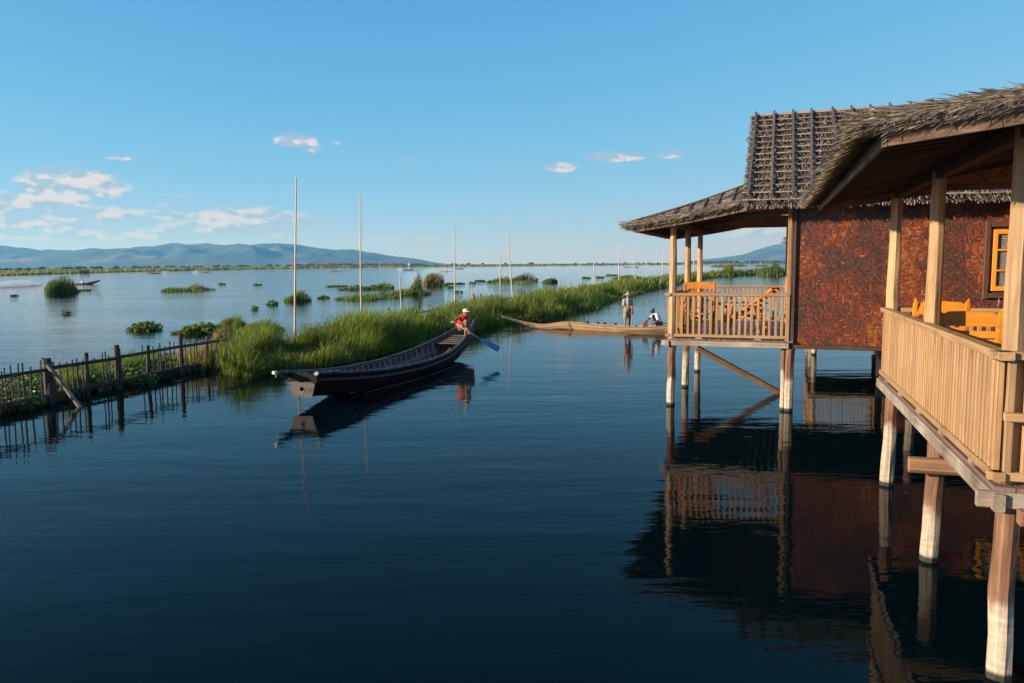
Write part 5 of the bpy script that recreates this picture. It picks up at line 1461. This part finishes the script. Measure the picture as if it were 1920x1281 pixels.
# ------------------------------------------------------------------ stake fence along the lake side of the bank
sf = empty('stake_fence', (-6.3, 30, 0)); tag(sf, 'low fence of dark stakes along the lake side of the grass bank', 'fence')
SO = Vector((-6.3, 30, 0)); line = [Vector((-7.4, 27.6, 0)), Vector((-6.35, 30.2, 0)), Vector((-5.3, 33.4, 0)), Vector((-4.1, 37.4, 0)), Vector((-2.7, 43, 0)), Vector((-.8, 50, 0)), Vector((1.4, 57.2, 0)), Vector((3.6, 64, 0)), Vector((8.3, 78.5, 0)), Vector((13.7, 95.5, 0)), Vector((20, 112, 0))]
acc = 0.0
for i, (a, b) in enumerate(zip(line[:-1], line[1:])):
    L = (b - a).length; u = 0.0
    MB().beam(a - SO + Vector((0, 0, .62 + fr_.uniform(-.04, .04))), b - SO + Vector((0, 0, .62 + fr_.uniform(-.04, .04))), .06, .08).build('rail', M['stake_wood'], sf)
    step = .42 if a.y < 40 else (.7 if a.y < 60 else 1.3)
    while u < L:
        p = a.lerp(b, u / L) - SO; big = fr_.random() < .16
        h = fr_.uniform(.9, 1.2) if big else fr_.uniform(.68, .86); w = fr_.uniform(.07, .11) if big else fr_.uniform(.03, .045)
        MB().beam(p + Vector((0, 0, -.3)), p + Vector((fr_.uniform(-.05, .05), fr_.uniform(-.05, .05), h)), w, w, (1, 0, 0), .25).build('stake', M['stake_wood'], sf); u += step * fr_.uniform(.7, 1.3)
# ------------------------------------------------------------------ tall bamboo poles
def pole(bx, by, tx, ty, r, label, Yd=None, lean=0.0):
    b = W(bx, by, .0) if Yd is None else P(bx, by, Yd); Yb = b.y if Yd is None else Yd
    t = P(tx, ty, Yb + lean); b = Vector((b.x, Yb, -.5))
    o = empty('bamboo_pole', (b.x, b.y, 0)); tag(o, label, 'pole', 'tall bamboo poles along the bank')
    b0 = Vector((0, 0, -.5)); t0 = t - Vector((b.x, b.y, 0)); n = 14; pts = []; rs = []
    wob = fr_.uniform(-.03, .03)
    for k in range(n + 1):
        q = k / n; p = b0.lerp(t0, q) + Vector((wob * math.sin(math.pi * q * 1.3), 0, 0)); pts.append(p); rs.append(r * (1 - .55 * q))
    MB().tube(pts, rs, 7).build('culm', M['pole_bamboo'], o, True)
    for k in range(2, n, 1):
        p = pts[k]; d = (pts[k + 1] - pts[k - 1]).normalized() * .012
        MB().tube([p - d, p + d], rs[k] * 1.18, 7).build('node', M['pole_bamboo'], o)
pole(552, 655, 555, 333, .045, 'tallest bamboo pole, rising from the grass behind the black boat')
pole(679, 632, 675, 364, .042, 'second tall straight bamboo pole, in the grass nearer the rower in red')
pole(757, 622, 748, 502, .040, 'short leaning bamboo pole rising behind the middle of the black boat')
pole(818, 605, 819, 570, .05, 'stubby bamboo pole end beside the rower in red')
pole(853, 600, 852, 425, .048, 'tall bamboo pole standing directly behind the rower in red')
pole(888, 575, 884, 532, .045, 'thin dark stake leaning by the rail past the rower in red', None)
pole(939, 573, 938, 466, .06, 'upright pole of the close pair behind the tan boat')
pole(965, 580, 951, 432, .055, 'long slanting bamboo pole crossing the close pair behind the tan boat')
pole(1114, 545, 1113, 478, .07, 'pale bamboo pole at the bend of the bank')
pole(1161, 532, 1160, 455, .085, 'tall pale bamboo pole beyond the standing person')
pole(1190, 523, 1187, 461, .09, 'thin pale pole beyond the hat of the standing person')
pole(1213, 520, 1212, 484, .10, 'short thin far pole near the balcony roof corner')
pole(1242, 520, 1244, 466, .10, 'far thin pole just outside the balcony post')
pole(1301, 514, 1301, 480, .12, 'far thin pole seen between the balcony posts')

# ------------------------------------------------------------------ the far shore
SH = [(-500, 529), (-200, 522), (0, 517), (100, 514), (200, 511), (300, 508.5), (400, 506.3), (550, 503.4), (700, 501.2), (900, 499), (1100, 497.2), (1300, 495.4), (1500, 493.8), (1700, 492.2), (2000, 489.9), (2400, 487)]
def far_land():
    near_ = [W(x, y) for x, y in SH]; vs = []
    for p in near_:
        d = Vector((p.x, p.y, 0)).normalized()
        vs += [(p.x, p.y, -.2), (p.x + d.x * 4, p.y + d.y * 4, .45), (p.x * 1.0 + d.x * 900, p.y + d.y * 900, .6), (p.x + d.x * 6500, p.y + d.y * 6500, 1.0)]
    fs = [(4*i + k, 4*i + 4 + k, 4*i + 5 + k, 4*i + k + 1) for i in range(len(SH) - 1) for k in range(3)]
    m, t, b = new_mat('marsh_cover'); vec = coords(t)
    n = t.noise(scaled(t, vec, (.006, .02, 1)), 1, 6, .65)
    t.link(t.ramp(n, [(.35, (.065, .095, .025)), (.5, (.15, .15, .05)), (.62, (.24, .185, .085)), (.72, (.12, .13, .04))]), b.inputs['Base Color']); b.inputs['Roughness'].default_value = .95
    o = MB().add(vs, fs).build('far_shore', M['marsh_cover'], None, True); structure(o, 'flat marshy far shore of green and tan reeds')
    parts = []; r = np.random.default_rng(12)
    xs = np.array([p[0] for p in SH]); ys = np.array([p[1] for p in SH])
    # reeds fringing the shoreline
    n = 16000; px = r.uniform(-150, 2050, n); py = np.interp(px, xs, ys) - r.uniform(0, 1, n) ** 2 * np.interp(px, [0, 500, 2000], [7, 2.0, .8])
    pos = np.array([tuple(W(a, b)) for a, b in zip(px, py)]); D = np.hypot(pos[:, 0], pos[:, 1]); ok = (D < 2600); pos = pos[ok]; D = D[ok]; pos[:, 2] = .2
    parts.append(blades(pos, np.clip(D * .0022, .8, 2.2), np.clip(D * .0016, .4, 3), GRASS_DRY + REED + GRASS[:2], 13, .5))
    v, t_, c = soup(parts); o = fast_mesh('shore_reeds', v, t_, c, M['leaf']); tag(o, 'fringe of tan and green reeds along the far shore', None, kind='stuff')
    # distant trees reading as one dark line
    n = 620; px = np.concatenate([r.uniform(-150, 2050, 260), r.normal(150, 160, 90), r.uniform(560, 800, 130), r.uniform(1300, 1500, 140)]); V = []; 
    parts = []
    for x in px:
        D0 = np.interp(x, [0, 400, 900, 2000], [950, 1700, 2300, 2700]) * r.uniform(.9, 1.2); d = ray(float(x), 490); d = Vector((d.x, d.y, 0)).normalized()
        p = d * float(D0); h = r.uniform(3, 8.5) * min(1.0, float(D0) / 2300); m = 34
        q = r.normal(0, 1, (m, 3)); q /= np.linalg.norm(q, axis=1, keepdims=True); q *= r.uniform(.3, 1, (m, 1)) ** .5
        s = np.array([h * r.uniform(.5, 1.0), h * .6, h * .48]); pos = np.array([p.x, p.y, h * .52]) + q * s - np.array([0, 0, h * .35])
        parts.append(blades(pos, h * .45, h * .42, [(.03, .05, .018), (.045, .065, .022), (.025, .04, .018)], int(x * 7) % 9999 + 3, .8))
    v, t_, c = soup(parts); o = fast_mesh('treeline', v, t_, c, M['leaf']); tag(o, 'thin dark line of distant trees along the far shore', None, kind='stuff')
far_land()
def hut(px, D, w, h, label, roof):
    d = ray(px, 495); d = Vector((d.x, d.y, 0)).normalized(); o = empty('lake_hut', d * D, rot_to(d.x, d.y)); tag(o, label, 'house', 'far huts across the lake')
    m = MB().box((0, 0, h * .35), (w, w * .7, h * .5)); m.build('wall', M['hut_wall'], o)
    a, b = w * .6, w * .46
    MB().add([(-a, -b, h * .58), (a, -b, h * .58), (a, b, h * .58), (-a, b, h * .58), (-a * .9, 0, h), (a * .9, 0, h)], [(0, 1, 5, 4), (2, 3, 4, 5), (0, 4, 3), (1, 2, 5), (3, 2, 1, 0)]).build('roof', M[roof], o)
    MB().box((w * .1, -w * .355, h * .3), (w * .16, .08, h * .36)).build('door', M['gap_dark'], o)
    for sx in (-.4, .4):
        for sy in (-.25, .25): MB().tube([(w * sx, w * sy, -1), (w * sx, w * sy, h * .12)], w * .03, 5).build('stilt', M['stake_wood'], o)
hut(158, 400, 3.6, 1.7, 'dark-roofed hut on the far marsh below the mountains', 'lath_wood')
hut(138, 420, 2.2, 1.3, 'small pale hut beside the dark-roofed hut on the far marsh', 'hut_wall')
vr = random.Random(9)
desc = ['beside the white stupa', 'second along from the stupa', 'with a wide roof in the village', 'small and square in the village', 'tall and red-roofed in the village', 'at the village middle', 'low and long in the village', 'with a steep roof in the village', 'between trees at the village edge', 'half hidden by trees in the village', 'set back from the shore in the village', 'last one at the village end', 'alone past the village', 'lone red-roofed']
for k, px in enumerate((752, 738, 722, 705, 690, 672, 655, 640, 624, 612, 600, 585, 560, 507)):
    hut(px, vr.uniform(1450, 1650), vr.uniform(8, 15), vr.uniform(5, 8.5), 'far shore house ' + desc[k], 'rust_roof' if k % 3 else 'lath_wood')
# white stupa
d = ray(767, 495); d = Vector((d.x, d.y, 0)).normalized(); stp = empty('stupa', d * 1500); stp.scale = (.55, .55, .55); tag(stp, 'tiny white pointed stupa above the far shore village', 'stupa')
MB().box((0, 0, 2.0), (13, 13, 4.4)).build('terrace', M['rust_roof'], stp)
vs = []; pr = [(4.2, 4.0), (4.0, 5.4), (3.0, 7.2), (1.6, 8.4), (.9, 10), (.5, 12.5), (.12, 15.5)]; n = 12
for r_, z in pr: vs += [(r_ * math.cos(2*math.pi*k/n), r_ * math.sin(2*math.pi*k/n), z) for k in range(n)]
MB().add(vs, [(n*j + k, n*j + (k+1) % n, n*j + n + (k+1) % n, n*j + n + k) for j in range(len(pr) - 1) for k in range(n)]).build('bell', M['stupa_white'], stp, True)

# ------------------------------------------------------------------ boats far out
def far_boat(px, py, Lm, heading, label, mat, people=1, wake=True, up=.25):
    p = W(px, py); o = empty('motor_boat', p, heading); tag(o, label, 'boat', 'motor boats far out on the lake')
    st = interp_st([(-Lm / 2, .22, .16, -.1, .1), (-Lm / 4, .40, .18, -.14, .08), (0, .42, .22, -.12, .08), (Lm / 4, .34, .34 + up * .3, -.03, .1), (Lm / 2, .05, .45 + up, .25 + up, .1)], 16)
    (a, b), (c, e) = hull(st, .05); MB().add(a, b).build('hull', M[mat], o, True); MB().add(c, e).build('inner_planking', M['boat_inside'], o, True)
    for k in range(people):
        q = empty('person', inv_of(o) @ Vector((0, -Lm * .05 + k * Lm * .3, -.12))); tag(q, 'tiny figure sitting in the boat: ' + label[:40].rsplit(' ', 1)[0], 'person', 'people in the far boats')
        m = MB().cap((0, 0, .15), (0, 0, .62), .17, .16).cap((0, 0, .62), (0, 0, .78), .07, .06).cap((-.17, 0, .6), (-.22, .12, .3), .06, .05).cap((.17, 0, .6), (.22, .12, .3), .06, .05).cap((-.1, 0, .15), (-.12, .4, .2), .09, .08).cap((.1, 0, .15), (.12, .4, .2), .09, .08)
        skinned(m, 'body', M['cloth_white' if 'maroon' in label else 'cloth_brown'], q, .035, 2); MB().ell((0, 0, .86), (.085, .1, .12)).build('head', M['skin_dark'], q, True)
    return o
def spray(px0, py0, px1, py1, h0, n, label, seed, s=.12):
    """white droplets thrown up behind an outboard"""
    a, b = W(px0, py0), W(px1, py1); r = np.random.default_rng(seed); t = r.beta(1.6, 1.4, n)
    ax = np.array(a)[None] * (1 - t[:, None]) + np.array(b)[None] * t[:, None] - np.array(a)
    h = h0 * np.sin(np.pi * np.clip(t * .8 + .2, 0, 1)) * r.uniform(0, 1, n) ** 1.8
    pos = ax + np.column_stack([r.normal(0, .35, n), r.normal(0, .8, n), h + .03]); R = s * r.uniform(.3, 1, n) * (1 - .5 * t)
    v, t_, c = pads(pos, R, [(.8, .82, .84)], seed, 2.0)
    o = fast_mesh('spray', v, t_, c, M['straw']); o.location = a; tag(o, label, None, kind='stuff')
far_boat(158, 533.5, 5.8, rad(-96), 'dark maroon motor boat speeding with its bow lifted beyond the reed island', 'hull_maroon', 1, True, .30)
spray(78, 536, -40, 541, 1.0, 24000, 'white spray thrown up behind the speeding maroon boat', 4, .04)
for k, (px, py, Lm, hd_, lb) in enumerate(((297, 513.2, 9, 95, 'dark boat with a white wake crossing below the mountains'), (380, 511.2, 8, -95, 'pale boat heading out with spray behind, below the mountains'), (762, 506.8, 8, -80, 'boat under the white stupa'), (836, 509.5, 7, 60, 'open dark boat crossing between pole and bank'), (858, 504.5, 8, -85, 'small boat seen beside the pole behind the rower'), (629, 509.5, 6, 85, 'lone dark skiff on the wide water'), (1177, 501.5, 12, 20, 'boat far off near the thin pale poles'), (1194, 501.8, 12, -20, 'second boat near the thin pale poles'))):
    far_boat(px, py, Lm, rad(hd_), lb, 'boat_grey_wood' if k % 2 else 'hull_maroon', 1, True, .2)
spray(305, 513.2, 318, 513.0, 1.2, 500, 'white wake spray behind the dark crossing boat', 6, .12)
spray(372, 511.4, 362, 511.6, 1.2, 500, 'white wake spray behind the pale outbound boat', 7, .12)
spray(755, 506.9, 746, 507.0, 1.2, 300, 'white wake spray behind the boat under the stupa', 8, .14)
import OpenImageIO as oiio, sys, numpy as np
def load(p):
    b=oiio.ImageBuf(p); return np.array(b.get_pixels(oiio.FLOAT))[:,:,:3]
if __name__=='__main__':
    a=load(sys.argv[1] if len(sys.argv)>1 else '/workdir/render_main.png'); h,w=a.shape[:2]
    for x,y in [(100,50),(960,50),(1850,50),(400,250),(960,250),(1300,350),(700,420),(960,480),(100,490),(400,490),(100,600),(300,560),(1100,700),(960,800),(960,1000),(960,1230),(200,900),(200,1200)]:
        i,j=int(y*h/1281),int(x*w/1920); c=a[max(0,i-1):i+2,max(0,j-1):j+2].mean((0,1)); print((x,y),(c*255).astype(int))
